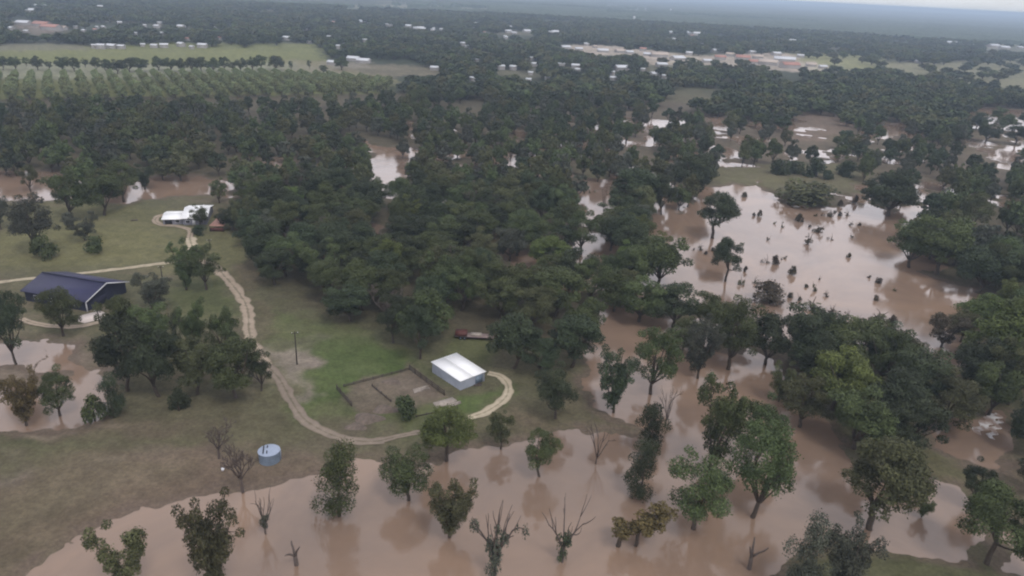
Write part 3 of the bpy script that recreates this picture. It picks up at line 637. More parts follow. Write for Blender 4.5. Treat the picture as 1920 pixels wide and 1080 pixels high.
T(1600,840,735,125,'dome','green','large leafy tree above the brown current, right of the flood bend')
T(1510,680,588,110,'dome','dark','dark domed tree on the near shore of the pond')
for (x, yb, yt, w) in [(1462,328,300,34),(1490,326,303,32),(1530,332,298,38),(1590,330,303,38),(1548,336,320,22)]:
    T(x,yb,yt,w,'shrub','dark',group='bushes behind the grassy islet')
T(1508,378,342,95,'shrub','olive','low broad bush on the islet at the far side of the pond')
for (x, y, s) in [(1413,404,5),(1424,405,7),(1453,419,5),(1467,426,9),(1440,449,6),(1515,457,14),(1498,414,16),(1530,405,10),(1541,404,7),(1560,406,17),(1574,404,6),(1590,404,9),(1535,435,28),(1517,425,7),(1559,449,11),(1595,422,5),(1611,422,5),(1597,445,6),(1438,492,15),(1454,494,15),(1465,486,6),(1473,484,7),(1485,514,12),(1537,523,6),(1388,532,14),(1398,508,5),(1414,530,9),(1443,562,62),(1526,544,10),(1511,537,6),(1482,557,9),(1498,562,11),(1549,555,7),(1523,580,34),(1559,587,13),(1586,593,16),(1612,597,9),(1642,562,9),(1647,597,26),(1628,606,26),(1630,520,9),(1647,529,10),(1678,545,5),(1670,617,17),(1300,468,7),(1313,468,7),(1323,476,6),(1337,470,5),(1592,482,8),(1345,362,5),(1395,368,8),(1480,384,9),(1575,386,9),(1604,380,8),(1095,362,5),(1106,361,5),(1116,360,5),(1700,372,8)]:
    hpx = s * (.4 if s > 20 else (.5, .75, 1.2, .6, .95)[(x * 3 + y) % 5]) + 2; hpx *= 1.25
    T(x, y, y - hpx, s * (.75 + .3 * ((x * 7 + y) % 5) / 4) + 2, 'shrub' if (x * 5 + y) % 7 < 2 else 'scrub', 'brown' if (x + y) % 3 else 'olive', group='half drowned bushes in the pond' )
for q in [(1848,266,232,36,'dome','dark'),(1902,272,232,44,'dome','dark'),(1880,246,214,30,'dome','green'),(1835,244,212,34,'dome','dark'),(1795,262,232,34,'dome','dark'),(1925,240,208,34,'dome','dark'),(1870,225,200,26,'dome','green')]: T(*q)
TREES_HAND = len(TREES)
# ---------------------------------------------------------------- woods
def keepmask(px, py, K):
    a = np.clip((330 - py) / 150, 0, 1) * 9; P = np.stack([px + a * 4 * (vnoise(px / 22, py / 6, 5) - .5), py + a * 1.3 * (vnoise(px / 14, py / 5, 6) - .5)], 1); r = np.zeros(len(px), bool)
    for k in K: r |= sdist(P, k) < 0
    return r
_h = np.random.default_rng(77)
KEEP = [np.array(k, float) for k in [
 [(846,608),(938,610),(938,642),(846,638)],
 [(-90,1500),(-90,335),(110,328),(110,372),(215,375),(235,335),(420,348),(432,400),(448,450),(470,490),(495,560),(560,572),(610,592),(690,645),(770,672),(842,655),(842,618),(945,622),(955,690),(1000,712),(1080,690),(1105,640),(1105,590),(1130,575),(1185,585),(1255,640),(1275,700),(1370,665),(1390,658),(1440,690),(1500,735),(1560,800),(1600,862),(1700,845),(1750,800),(1800,792),(1875,775),(1880,850),(1900,1000),(2000,1000),(2000,1500)],
 [(1400,338),(1330,350),(1290,400),(1225,405),(1225,430),(1285,460),(1290,535),(1335,545),(1400,592),(1440,588),(1560,600),(1640,615),(1700,600),(1760,590),(1840,555),(1740,528),(1665,475),(1650,450),(1700,420),(1690,405),(1620,390),(1610,335),(1590,308),(1330,318)],
 [(1088,350),(1140,350),(1140,395),(1090,395)], [(1095,458),(1135,448),(1150,485),(1100,488)], [(698,295),(755,280),(745,300),(735,312),(742,348),(712,350)],
 [(508,303),(540,299),(535,316),(512,318)], [(564,414),(596,416),(584,435)], [(955,486),(990,470),(985,500),(958,506)], [(1718,655),(1770,648),(1765,680),(1715,680)],
 [(1840,250),(1960,238),(1960,270),(1850,272)], [(1492,220),(1575,220),(1580,250),(1488,250)], [(1262,166),(1335,166),(1335,180),(1258,180)],
 [(1548,295),(1570,293),(1565,325),(1547,325)], [(1856,378),(1890,373),(1885,396),(1858,396)], [(1740,343),(1762,340),(1755,362),(1738,362)],
 [(-90,85),(600,85),(620,118),(740,145),(740,160),(700,172),(-90,182)], [(1482,98),(1655,108),(1658,128),(1580,130),(1500,118)], [(1660,123),(1790,118),(1980,113),(1980,162),(1880,160),(1760,146)],
 [(1055,86),(1120,86),(1210,96),(1280,100),(1330,106),(1440,100),(1500,106),(1575,131),(1500,134),(1330,120),(1222,120),(1190,104),(1090,100)],
 [(1245,103),(1305,100),(1315,118),(1255,120)], [(540,114),(700,118),(820,127),(820,138),(730,140),(540,138)], [(645,11),(780,10),(920,17),(918,21),(780,17),(645,15)], [(1110,11),(1180,12),(1238,17),(1238,20),(1150,15)],
 [(1840,84),(1960,88),(1960,97),(1850,94)], [(25,44),(60,42),(122,54),(118,63),(75,66),(50,60)], [(1800,210),(1920,200),(1960,235),(1900,240),(1850,222)], [(1640,240),(1685,228),(1660,255)], [(1840,860),(1900,900),(1900,950),(1850,930)],
]]
HS = [(177,91,8),(190,92,14),(210,91,18),(228,92,12),(268,88,8),(290,90,12),(308,90,14),(340,88,14),(380,90,16),(360,92,6),(624,122,18),(663,114,22),(682,118,24),(21,58,12),(45,47,24),(80,50,30,1),(97,57,34,1),(115,56,20,2),(143,54,8),(50,62,8),(158,62,5),(75,16,28),(55,23,20),(113,18,12),(188,15,10),(225,46,8),(272,52,6),(295,53,12),(340,54,14),(305,66,10),(254,67,5),(440,48,16),(405,55,5),(538,76,14),(580,82,8),(617,72,7),(644,83,8),(634,92,6),(683,44,20),(713,49,7),(730,50,14),(765,52,16),(785,56,20),(793,57,10),(828,58,7),(873,70,6),(868,86,9),(876,92,8),(953,62,12),(964,64,10),(990,61,18),(1035,63,24),(815,132,15),(895,118,8),(886,153,8),(938,131,15),(962,132,12),(997,114,9),(1002,125,11),(1052,124,13),(1079,128,15),(1083,135,9),(1026,151,9),(991,154,6),(995,141,8),(1165,133,26),(1148,142,7),(1150,151,13),(1205,134,6),(1228,144,18),(1240,126,20),(1245,148,6),
 (1060,93,18),(1085,96,14),(1115,90,8,2),(1130,98,20),(1162,99,18,2),(1180,101,14),(1225,88,9),(1236,107,30,2),(1215,105,18),(1270,113,26),(1345,99,22),(1370,106,18,2),(1392,112,26,1),(1410,101,12),(1432,93,10),(1440,122,34,2),(1470,116,38),(1480,128,34,1),(1520,125,18,2),(1542,129,14),(1350,112,20,1),(1420,110,20,2),(1455,104,16),(1325,118,16),(1415,120,24,1),(1500,108,12),(1222,46,5),(1300,66,24),(1262,64,20),(1474,69,5),(1486,78,11),(1427,79,8),(1520,61,5),(1785,84,18),(1802,85,14),(1824,86,13),(1862,89,26),(1882,92,18),(1702,116,14),(1722,119,12),(1912,91,10),(1100,86,10),(1205,96,12,1),(1292,104,12)]
HS += [(float(_h.uniform(130, 1880)), float(y0 + (0 if y0 > 40 else 6)), float(_h.uniform(4, 8)), int(_h.integers(0, 9) == 0)) for y0 in _h.uniform(36, 86, 44)]
HS = [q for i, q in enumerate(HS) if i < 127 or not (q[0] < 600 and q[1] > 78) and proj(G(*q[:2]))[1] > 0 and q[1] > 30 + (q[0] - 900) * .045]
SPARSE = np.array([(1130,200),(1960,190),(1960,345),(1640,345),(1590,300),(1300,300),(1180,280)], float)
def woods(r0, r1, sp, azm, seed):
    rng = np.random.default_rng(seed); xs = np.arange(-r1, r1, sp); ys = np.arange(0, r1, sp * .87)
    X, Y = np.meshgrid(xs, ys); X = X + (np.arange(len(ys)) % 2)[:, None] * sp / 2
    X = X.ravel() + rng.uniform(-.42, .42, X.size) * sp; Y = Y.ravel() + rng.uniform(-.42, .42, Y.size) * sp
    R = np.hypot(X, Y); A = np.abs(np.degrees(np.arctan2(X, Y))); k = (R > r0) & (R < r1) & (A < azm); return X[k], Y[k]
def accept(X, Y, Hs, Ws):
    ok = np.ones(len(X), bool); free = (Y > 800) & (X > 150) & (np.random.default_rng(3).uniform(size=len(X)) < .09)
    for dz, dw in ((0., 0), (.25, 0), (.6, 0), (.92, 0), (.55, .38), (.55, -.38)):
        P = np.stack([X, Y, Hs * dz], 1) - np.array([0, 0, CH]); z = P @ fwd; px = 960 + F * (P @ RR + dw * Ws) / z; py = 540 - F * (P @ UU) / z
        ok &= ~keepmask(px, py, KEEP) | free
    P = np.stack([X, Y, Hs * .5], 1) - np.array([0, 0, CH]); z = P @ fwd; px = 960 + F * (P @ RR) / z; py = 540 - F * (P @ UU) / z; hw = Ws / 2 * F / z; hh = Hs * .45 * F / z
    for q in HS:
        d = np.hypot(*G(q[0], q[1] + 1, .3)[:2]); ok &= ~((np.abs(px - q[0]) < hw * .8 + q[2] * .32) & (np.abs(py - (q[1] - 3)) < hh + .5) & (np.hypot(X, Y) < d + 6))
    return ok
def infr(X, Y, mt=0, z=6.):
    P = np.stack([X, Y, np.full(len(X), z)], 1) - np.array([0, 0, CH]); zz = P @ fwd; px = 960 + F * (P @ RR) / zz; py = 540 - F * (P @ UU) / zz
    return (px > -40 - mt) & (px < 1960 + mt) & (py < 1130 + mt)
Xa, Ya = woods(80, 340, 10.8, 44, 5); Xb, Yb = woods(340, 620, 13.2, 44, 15); X, Y = np.concatenate([Xa, Xb]), np.concatenate([Ya, Yb]); n = len(X); Hs = RNG.uniform(10.5, 16.5, n); Ws = RNG.uniform(8.5, 14, n)
clr = fbm(X, Y, 34, 91, 2); ok = accept(X, Y, Hs, Ws) & (RNG.uniform(size=n) > .05) & ~((clr > .64) & (np.hypot(X, Y) > 340) & (X > -140))
_P = np.stack([X, Y, np.full(n, .5)], 1) - np.array([0, 0, CH]); _z = _P @ fwd; ok &= ~(keepmask(960 + F * (_P @ RR) / _z, 540 - F * (_P @ UU) / _z, [SPARSE]) & (RNG.uniform(size=n) > .55))
TR = np.array(TREES); big = TR[TR[:, 2] > 3]
for i in np.nonzero(ok)[0]:
    if (np.hypot(big[:, 0] - X[i], big[:, 1] - Y[i]) < big[:, 2] * .42 + 2).any(): ok[i] = False
X, Y, Hs, Ws, clr = X[ok], Y[ok], Hs[ok], Ws[ok], clr[ok]; R = np.hypot(X, Y); inside = infr(X, Y)
order = np.argsort(R); order = [i for i in order if inside[i]]; NIND = 300 - int((TR[:, 3] > 4).sum()); IND = set(order[:NIND])
RCUT = R[order[min(NIND, len(order)) - 1]]; print('woods individuals', len(IND), 'to', RCUT, 'all', len(X), 'hand', TREES_HAND)
for i in order[:NIND]:
    u = RNG.uniform(); tone = 'bright' if u < .10 else 'olive' if u < .22 else 'dark' if u < .55 else 'grey' if u < .62 else 'green'
    u2 = RNG.uniform(); place_tree(X[i], Y[i], Hs[i], Ws[i], 'dome' if u2 < .5 else 'oval' if u2 < .83 else 'vase' if u2 < .92 else 'round' if u2 < .96 else 'twiggy', tone)
rest = [i for i in range(len(X)) if i not in IND]
# ---------------------------------------------------------------- far woodland as one mass
src = bpy.data.collections.new('woodland_sources')
def far_variants(seeds, ncard, size, tones, smallwood=True):
    for s in seeds:
        mb, cr_ = gen('dome', s, ncard=ncard, size=size); o = len(cr_[0]); allv = np.vstack([cr_[0], np.array(mb.v)])
        Fs = [tuple(f) for f in cr_[1].tolist()] + [tuple(o + i for i in f) for f in mb.f]
        tint = np.concatenate([cr_[2], np.full(len(mb.v), .1)]); ob = bpy.data.objects.new('wood_tree_%03d' % s, make_mesh('wood_tree', allv, Fs, False, {'tint': ('FLOAT', 'POINT', tint)}, [leaf_mat(tuple(.93 * q for q in TONE[tones[s % len(tones)]])), M['bark']], mi=[0] * len(cr_[1]) + [1] * len(mb.f)))
        ob.color = (*TONE[tones[s % len(tones)]], 1); src.objects.link(ob)
far_variants(range(200, 206), 90, .9, ['green', 'dark', 'olive', 'dark', 'green', 'grey'])
far_variants(range(206, 212), 22, 2.0, ['green', 'dark', 'olive', 'dark', 'green', 'dark'])
pts, rots, scl, idx = [], [], [], []
for i in rest:
    pts.append((X[i], Y[i], max(hz(X[i], Y[i]), -.1))); rots.append(RNG.uniform(0, 6.28)); scl.append((Ws[i] / 13, Ws[i] / 13, Hs[i] / 13.5)); idx.append(int(RNG.integers(0, 6)))
for (r0, r1, sp, sd_) in ((620, 1150, 14.0, 6), (1150, 2600, 19, 8)):
    X2, Y2 = woods(r0, r1, sp, 44, sd_); n2 = len(X2); k = sp / 10
    gth = .60 if r0 > 1000 else .67; H2 = RNG.uniform(8, 12.5, n2) * min(k, 1.15); W2 = RNG.uniform(11, 16, n2) * (k * .95); o2 = accept(X2, Y2, H2, W2 * 1.0) & (fbm(X2, Y2, 110, 77, 3) < gth)
    for i in np.nonzero(o2)[0]:
        pts.append((X2[i], Y2[i], .3)); rots.append(RNG.uniform(0, 6.28)); scl.append((W2[i] / 13, W2[i] / 13, H2[i] / 13.5)); idx.append(int(RNG.integers(6, 12)))
print('far trees', len(pts))
pm = bpy.data.meshes.new('woodland'); pm.vertices.add(len(pts)); pm.vertices.foreach_set('co', np.array(pts, np.float32).ravel())
a = pm.attributes.new('rot', 'FLOAT', 'POINT'); a.data.foreach_set('value', np.array(rots, np.float32))
a = pm.attributes.new('scl', 'FLOAT_VECTOR', 'POINT'); a.data.foreach_set('vector', np.array(scl, np.float32).ravel())
a = pm.attributes.new('pick', 'INT', 'POINT'); a.data.foreach_set('value', np.array(idx, np.int32))
wl = tag(link('woodland', pm), 'far flooded woodland and tree cover stretching back to the town', 'woodland', kind='stuff')
g = bpy.data.node_groups.new('scatter', 'GeometryNodeTree'); g.interface.new_socket('Geometry', in_out='INPUT', socket_type='NodeSocketGeometry'); g.interface.new_socket('Geometry', in_out='OUTPUT', socket_type='NodeSocketGeometry')
gi = g.nodes.new('NodeGroupInput'); go = g.nodes.new('NodeGroupOutput'); ip = g.nodes.new('GeometryNodeInstanceOnPoints'); ci = g.nodes.new('GeometryNodeCollectionInfo')
ci.inputs['Collection'].default_value = src; ci.inputs['Separate Children'].default_value = True; ci.inputs['Reset Children'].default_value = True; ip.inputs['Pick Instance'].default_value = True
def na(nm, dt):
    q = g.nodes.new('GeometryNodeInputNamedAttribute'); q.data_type = dt; q.inputs['Name'].default_value = nm; return q
r_, s_, p_ = na('rot', 'FLOAT'), na('scl', 'FLOAT_VECTOR'), na('pick', 'INT'); cx = g.nodes.new('ShaderNodeCombineXYZ')
gl = g.links.new; gl(gi.outputs[0], ip.inputs['Points']); gl(ci.outputs[0], ip.inputs['Instance']); gl(p_.outputs['Attribute'], ip.inputs['Instance Index']); gl(r_.outputs['Attribute'], cx.inputs[2])
gl(cx.outputs[0], ip.inputs['Rotation']); gl(s_.outputs['Attribute'], ip.inputs['Scale']); gl(ip.outputs[0], go.inputs[0])
md = wl.modifiers.new('scatter', 'NODES'); md.node_group = g
# canopy of the farthest forest
def canopy():
    az = np.radians(np.linspace(-46, 46, 1300)); r = np.concatenate([np.linspace(2550, 5000, 190), np.geomspace(5030, 26000, 130)]); nr, na_ = len(r), len(az)
    Rg, A = np.meshgrid(r, az, indexing='ij'); X = (Rg * np.sin(A)).ravel(); Y = (Rg * np.cos(A)).ravel(); Rf = Rg.ravel()
    lump = np.abs(vnoise(X / 16, Y / 16, 3) - .5) * 2; z = 7.5 + 5 * (1 - lump) + 6 * (fbm(X, Y, 220, 5) - .5) + RNG.uniform(-1.5, 1.5, len(X))
    P = np.stack([X, Y, np.full(len(X), 3.)], 1) - np.array([0, 0, CH]); zz = P @ fwd; bad = keepmask(960 + F * (P @ RR) / zz, 540 - F * (P @ UU) / zz, KEEP)
    gap = fbm(X, Y, 420, 15, 4) > .60; z = np.where(bad | gap, -1.5, z)
    z += 26 * sm(Rf, 9000, 16000) * fbm(X, Y, 5200, 9, 3)
    i = np.arange(nr - 1)[:, None]; j = np.arange(na_ - 1)[None]
    Fq = np.stack([i * na_ + j, i * na_ + j + 1, (i + 1) * na_ + j + 1, (i + 1) * na_ + j], -1).reshape(-1, 4)[:, ::-1]
    o = link('distant_forest', make_mesh('distant_forest', np.stack([X, Y, z], 1), Fq, False, {'tint': ('FLOAT', 'POINT', np.clip(fbm(X, Y, 60, 17) + RNG.normal(size=len(X)) * .1, 0, 1))}, [M['leaf']]))
    o.color = (.036, .050, .030, 1); tag(o, 'hazy distant forest reaching the horizon', 'forest', kind='stuff')
canopy()
# ---------------------------------------------------------------- orchard rows on the far field
def orchard():
    vp = np.array([math.sin(math.radians(-31.5)), math.cos(math.radians(-31.5))]); nrm = np.array([vp[1], -vp[0]])
    o0 = G(21, 182, .5)[:2]; cand = []
    poly = np.array([(-90, 146), (100, 146), (330, 142), (480, 140), (640, 146), (740, 158), (725, 176), (400, 186), (-90, 190)], float)
    for i in range(-6, 62):
        for j in range(-14, 40):
            p = o0 + nrm * 11.6 * i + vp * 7.6 * j + RNG.uniform(-.6, .6, 2); q = proj((p[0], p[1], .5))
            if sdist(np.array([q]), poly)[0] < 0 and -30 < q[0] < 760: cand.append((np.hypot(*p), p))
    cand.sort(key=lambda t: t[0]); print('orchard', len(cand))
    mb, cr_ = gen('round', 301, ncard=60, size=1.1); o = len(cr_[0])
    ms = []
    for s in (301, 302, 303):
        mb, cr_ = gen('oval', s, ncard=60, size=1.1); o = len(cr_[0]); V = np.vstack([cr_[0], np.array(mb.v)])
        Fs = [tuple(f) for f in cr_[1].tolist()] + [tuple(o + i for i in f) for f in mb.f]
        ms.append(make_mesh('orchard_tree', V, Fs, False, {'tint': ('FLOAT', 'POINT', np.concatenate([cr_[2], np.full(len(mb.v), .1)]))}, [M['leaf'], M['bark']], mi=[0] * len(cr_[1]) + [1] * len(mb.f)))
    for k, (r, p) in enumerate(cand[:290]):
        ob = link('orchard_tree', ms[k % 3], None, (p[0], p[1], .4)); ob.rotation_euler.z = RNG.uniform(0, 6.28); s = RNG.uniform(.66, .8); ob.scale = (s, s, s * .95)
        ob.color = (.145, .165, .075, 1)
        tag(ob, 'small light green orchard tree in the planted rows of the far left field', 'orchard tree', 'orchard trees in rows on the far field')
    rest = cand[290:]
    if rest:
        Vs, Fs, Ts = [], [], []; o = 0
        mb, cr_ = gen('oval', 305, ncard=30, size=1.6)
        for r, p in rest:
            V = cr_[0] * .55 + np.array([p[0], p[1], .4]); Vs.append(V); Fs.append(cr_[1] + o); Ts.append(cr_[2]); o += len(V)
        ob = link('orchard_block', make_mesh('orchard_block', np.concatenate(Vs), np.concatenate(Fs), False, {'tint': ('FLOAT', 'POINT', np.concatenate(Ts))}, [M['leaf']]))
        ob.color = (.14, .16, .072, 1); tag(ob, 'farther part of the planted orchard rows', 'orchard', kind='stuff')
orchard()
for (x, y, w) in [(6,132,18),(28,133,22),(50,125,12),(72,132,18),(92,131,14),(118,134,22),(140,135,22),(160,127,12),(181,134,18),(200,138,22),(220,139,24),(243,135,26),(262,135,26),(298,132,22),(320,135,24),(342,136,16),(360,135,20),(378,134,18),(400,135,22),(422,133,18),(437,134,14),(453,136,20),(476,134,22),(490,130,20),(517,132,26),(546,132,9),(580,130,7),(607,140,15),(640,132,22)]:
    T(x, y, y - (26 if w > 15 else 17), w * 1.05, 'dome' if w > 15 else 'oval', 'green')
# ---------------------------------------------------------------- buildings
def frame(p, az): return empty, p, az
def white_shed():
    A, B, Cc = G(809, 697), G(863, 732), G(914, 720); u = (A - B)[:2]; u /= np.linalg.norm(u); v0 = (Cc - B)[:2]; v = np.array([u[1], -u[0]]); v *= np.sign(v @ v0)
    Lx, Ly = 11.2, 7.6; rz = math.atan2(v[1], v[0])      # local x along v (gable side), local y along u if right handed
    root = empty('metal_shed', (B[0], B[1], .45), rz); s = 1 if (v[0] * u[1] - v[1] * u[0]) > 0 else -1
    Y1 = s * Lx; h0, h1 = 2.55, 2.85
    w = MB(); y0, y1 = sorted((0, Y1)); zc = lambda y: h0 + (h1 - h0) * abs(y) / Lx
    w.add([(0, y0, 0), (Ly, y0, 0), (Ly, y1, 0), (0, y1, 0), (0, y0, zc(y0)), (Ly, y0, zc(y0)), (Ly, y1, zc(y1)), (0, y1, zc(y1))],
          [(0, 1, 5, 4), (1, 2, 6, 5), (2, 3, 7, 6), (3, 0, 4, 7)]); w.build('wall', M['shedwall'], root)
    r = MB(); o = .25
    ridge = Ly / 2
    for xa, xb, za, zb in ((-o, ridge, .03, .06), (ridge, Ly + o, .06, .03)):
        r.add([(xa, y0 - o, zc(y0) + za), (xb, y0 - o, zc(y0) + zb), (xb, y1 + o, zc(y1) + zb), (xa, y1 + o, zc(y1) + za),
               (xa, y0 - o, zc(y0) + za + .08), (xb, y0 - o, zc(y0) + zb + .08), (xb, y1 + o, zc(y1) + zb + .08), (xa, y1 + o, zc(y1) + za + .08)],
              [(3, 2, 1, 0), (4, 5, 6, 7), (0, 1, 5, 4), (1, 2, 6, 5), (2, 3, 7, 6), (3, 0, 4, 7)])
    r.add([(0, y0, zc(y0)), (Ly, y0, zc(y0)), (ridge, y0, zc(y0) + .06)], [(0, 1, 2)]); r.add([(0, y1, zc(y1)), (Ly, y1, zc(y1)), (ridge, y1, zc(y1) + .06)], [(0, 2, 1)])
    r.build('roof', M['whitemetal'], root)
    d = MB().box(4.6, 6.9, -.07 if s > 0 else -.07, .0, .03, 2.2).build('door', M['galv'], root)
    MB().box(4.75, 4.9, -.12, -.07, 1.0, 1.2).build('handle', M['dark'], d)
    MB().box(-.02, 7.62, -.1, .02, 2.46, 2.54).build('trim', M['trim'], root)
    tag(root, 'metal shed with bright white roof and grey walls by the pale track loop', 'shed'); return B
white_shed()
def blue_house():
    b = G(164, 584); root = empty('farmhouse', (b[0], b[1], .5), math.radians(-14)); Lh, Wh, ze, zr = 21, 15, 3.2, 5.7
    w = MB(); w.add([(-Lh, 0, 0), (0, 0, 0), (0, Wh, 0), (-Lh, Wh, 0), (-Lh, 0, ze), (0, 0, ze), (0, Wh, ze), (-Lh, Wh, ze), (-Lh, Wh / 2, zr), (0, Wh / 2, zr)],
                    [(0, 1, 5, 4), (1, 2, 6, 9, 5), (2, 3, 7, 6), (3, 0, 4, 8, 7)]); w.build('wall', M['bluewall'], root)
    r = MB(); o = .7; dz = (zr - ze) / (Wh / 2) * o
    for ya, yb, za, zb in ((-o, Wh / 2, ze - dz, zr), (Wh / 2, Wh + o, zr, ze - dz)):
        r.add([(-Lh - o, ya, za + .05), (o, ya, za + .05), (o, yb, zb + .05), (-Lh - o, yb, zb + .05), (-Lh - o, ya, za + .25), (o, ya, za + .25), (o, yb, zb + .25), (-Lh - o, yb, zb + .25)],
              [(3, 2, 1, 0), (4, 5, 6, 7), (0, 1, 5, 4), (1, 2, 6, 5), (2, 3, 7, 6), (3, 0, 4, 7)])
    rf = r.build('roof', M['bluemetal'], root); MB().bar((-Lh - o, Wh / 2, zr + .3), (o, Wh / 2, zr + .3), .4, .12).build('ridge_cap', M['bluewall'], rf)
    t = MB(); t.bar((o + .06, -o, ze - dz + .15), (o + .06, Wh / 2, zr + .15), .1, .28); t.bar((o + .06, Wh / 2, zr + .15), (o + .06, Wh + o, ze - dz + .15), .1, .28); t.build('trim', M['trim'], rf)
    MB().bar((.12, -.1, 0), (.12, -.1, ze), .24).build('corner_post', M['trim'], root)
    for x in (-18, -13, -5.5):
        f = MB().box(x, x + 1.5, -.06, 0, 1, 2.2).build('window', M['trim'], root); MB().box(x + .1, x + 1.4, -.09, -.06, 1.1, 2.1).build('pane', M['dark'], f)
    d = MB().box(-9.5, -8.4, -.06, 0, 0, 2.1).build('door', M['trim'], root); MB().box(-9.4, -9.3, -.1, -.06, 1, 1.1).build('handle', M['dark'], d)
    g_ = MB().box(0, .07, 2.5, 7.5, 0, 2.6).build('garage_door', M['bluewall'], root)
    tag(root, 'large house with dark blue metal roof and white gable trim', 'house')
    p = [G(146, 594), G(186, 583), G(202, 589), G(196, 597), G(158, 606), G(146, 602)]
    s = MB(); n = len(p); s.add([(q[0], q[1], .42) for q in p] + [(q[0], q[1], .66) for q in p], [tuple(range(n, 2 * n))] + [(i, (i + 1) % n, n + (i + 1) % n, n + i) for i in range(n)])
    o = s.build('patio_slab', mat('patio_concrete', (.62, .54, .50), .9, .08)); tag(o, 'pale concrete apron at the gable end of the blue roofed house', 'concrete slab')
blue_house()
def white_house():
    b = G(344, 422); c = G(388, 421); root = empty('farmhouse', (b[0], b[1], .5), math.atan2(c[1] - b[1], c[0] - b[0])); Wm = float(np.linalg.norm(c - b)); D = 17.; ze, zr = 2.6, 3.7
    def block(x0, x1, y0, y1, ze, zr, o=.5):
        w = MB(); xm = (x0 + x1) / 2
        w.add([(x0, y0, 0), (x1, y0, 0), (x1, y1, 0), (x0, y1, 0), (x0, y0, ze), (x1, y0, ze), (x1, y1, ze), (x0, y1, ze), (x0, (y0 + y1) / 2, zr), (x1, (y0 + y1) / 2, zr)],
              [(0, 1, 5, 4), (1, 2, 6, 9, 5), (2, 3, 7, 6), (3, 0, 4, 8, 7)]); w.build('wall', M['greywall'], root)
        r = MB(); ym = (y0 + y1) / 2; k = (zr - ze) / (ym - y0) * o
        for ya, yb, za, zb in ((y0 - o, ym, ze - k, zr), (ym, y1 + o, zr, ze - k)):
            r.add([(x0 - o, ya, za + .04), (x1 + o, ya, za + .04), (x1 + o, yb, zb + .04), (x0 - o, yb, zb + .04), (x0 - o, ya, za + .2), (x1 + o, ya, za + .2), (x1 + o, yb, zb + .2), (x0 - o, yb, zb + .2)],
                  [(3, 2, 1, 0), (4, 5, 6, 7), (0, 1, 5, 4), (1, 2, 6, 5), (2, 3, 7, 6), (3, 0, 4, 7)])
        return r.build('roof', M['whitemetal'], root)
    rf = block(0, Wm, 0, D, ze, zr + .6); block(-7.2, -.02, 1.0, 11., 2.1, 2.9)
    MB().box(-6.6, -4.0, .93, 1.0, 0, 1.9).build('garage_opening', M['dark'], root)
    for x in (-3, .8, 5.5):
        f = MB().box(x, x + 1.7, (.94 if x < 0 else -.06), (1.0 if x < 0 else 0), .8, 1.9).build('window', M['trim'], root); q = .94 if x < 0 else -.06
        MB().box(x + .12, x + 1.58, q - .03, q, .9, 1.8).build('pane', M['dark'], f)
    MB().box(3.3, 4.3, -.06, 0, 0, 2.05).build('door', M['trim'], root); MB().box(Wm * .7, Wm * .7 + .7, D * .6, D * .6 + .7, zr - .1, zr + 1.0).build('chimney', M['trim'], rf)
    tag(root, 'low white roofed farmhouse with grey walls at the top end of the short track', 'house')
white_house()
def lean_to():
    b = G(393, 434); root = empty('lean_to', (b[0], b[1], .5), math.radians(4)); r = MB()
    r.add([(0, 0, 2.1), (5.2, 0, 2.1), (5.6, 8, 2.9), (.6, 8, 2.9), (0, 0, 2.2), (5.2, 0, 2.2), (5.6, 8, 3.), (.6, 8, 3.)], [(3, 2, 1, 0), (4, 5, 6, 7), (0, 1, 5, 4), (1, 2, 6, 5), (2, 3, 7, 6), (3, 0, 4, 7)])
    r.build('roof', M['rustroof'], root)
    for x, y, h in ((.15, .15, 2.1), (5, .15, 2.1), (.8, 7.8, 2.85), (5.3, 7.8, 2.85)): MB().box(x - .1, x + .1, y - .1, y + .1, 0, h).build('post', M['polewood'], root)
    MB().box(.2, 5.2, .3, .4, 0, 1.4).build('side_panel', M['rust'], root)
    tag(root, 'open lean-to with faded pinkish rusty roof right of the white farmhouse', 'lean-to')
    b = G(448, 408); root = empty('small_shed', (b[0], b[1], .5), .3)
    MB().box(0, 3.6, 0, 4, 0, 2.2).build('wall', M['farwall'], root); MB().add([(-.2, -.2, 2.22), (3.8, -.2, 2.22), (3.8, 4.2, 2.6), (-.2, 4.2, 2.6), (-.2, -.2, 2.3), (3.8, -.2, 2.3), (3.8, 4.2, 2.7), (-.2, 4.2, 2.7)], [(3, 2, 1, 0), (4, 5, 6, 7), (0, 1, 5, 4), (1, 2, 6, 5), (2, 3, 7, 6), (3, 0, 4, 7)]).build('roof', M['whitemetal'], root)
    MB().box(1.2, 2.2, -.05, 0, 0, 1.9).build('door', M['greywall'], root)
    tag(root, 'tiny pale shed at the wood edge right of the rusty lean-to', 'shed')
lean_to()
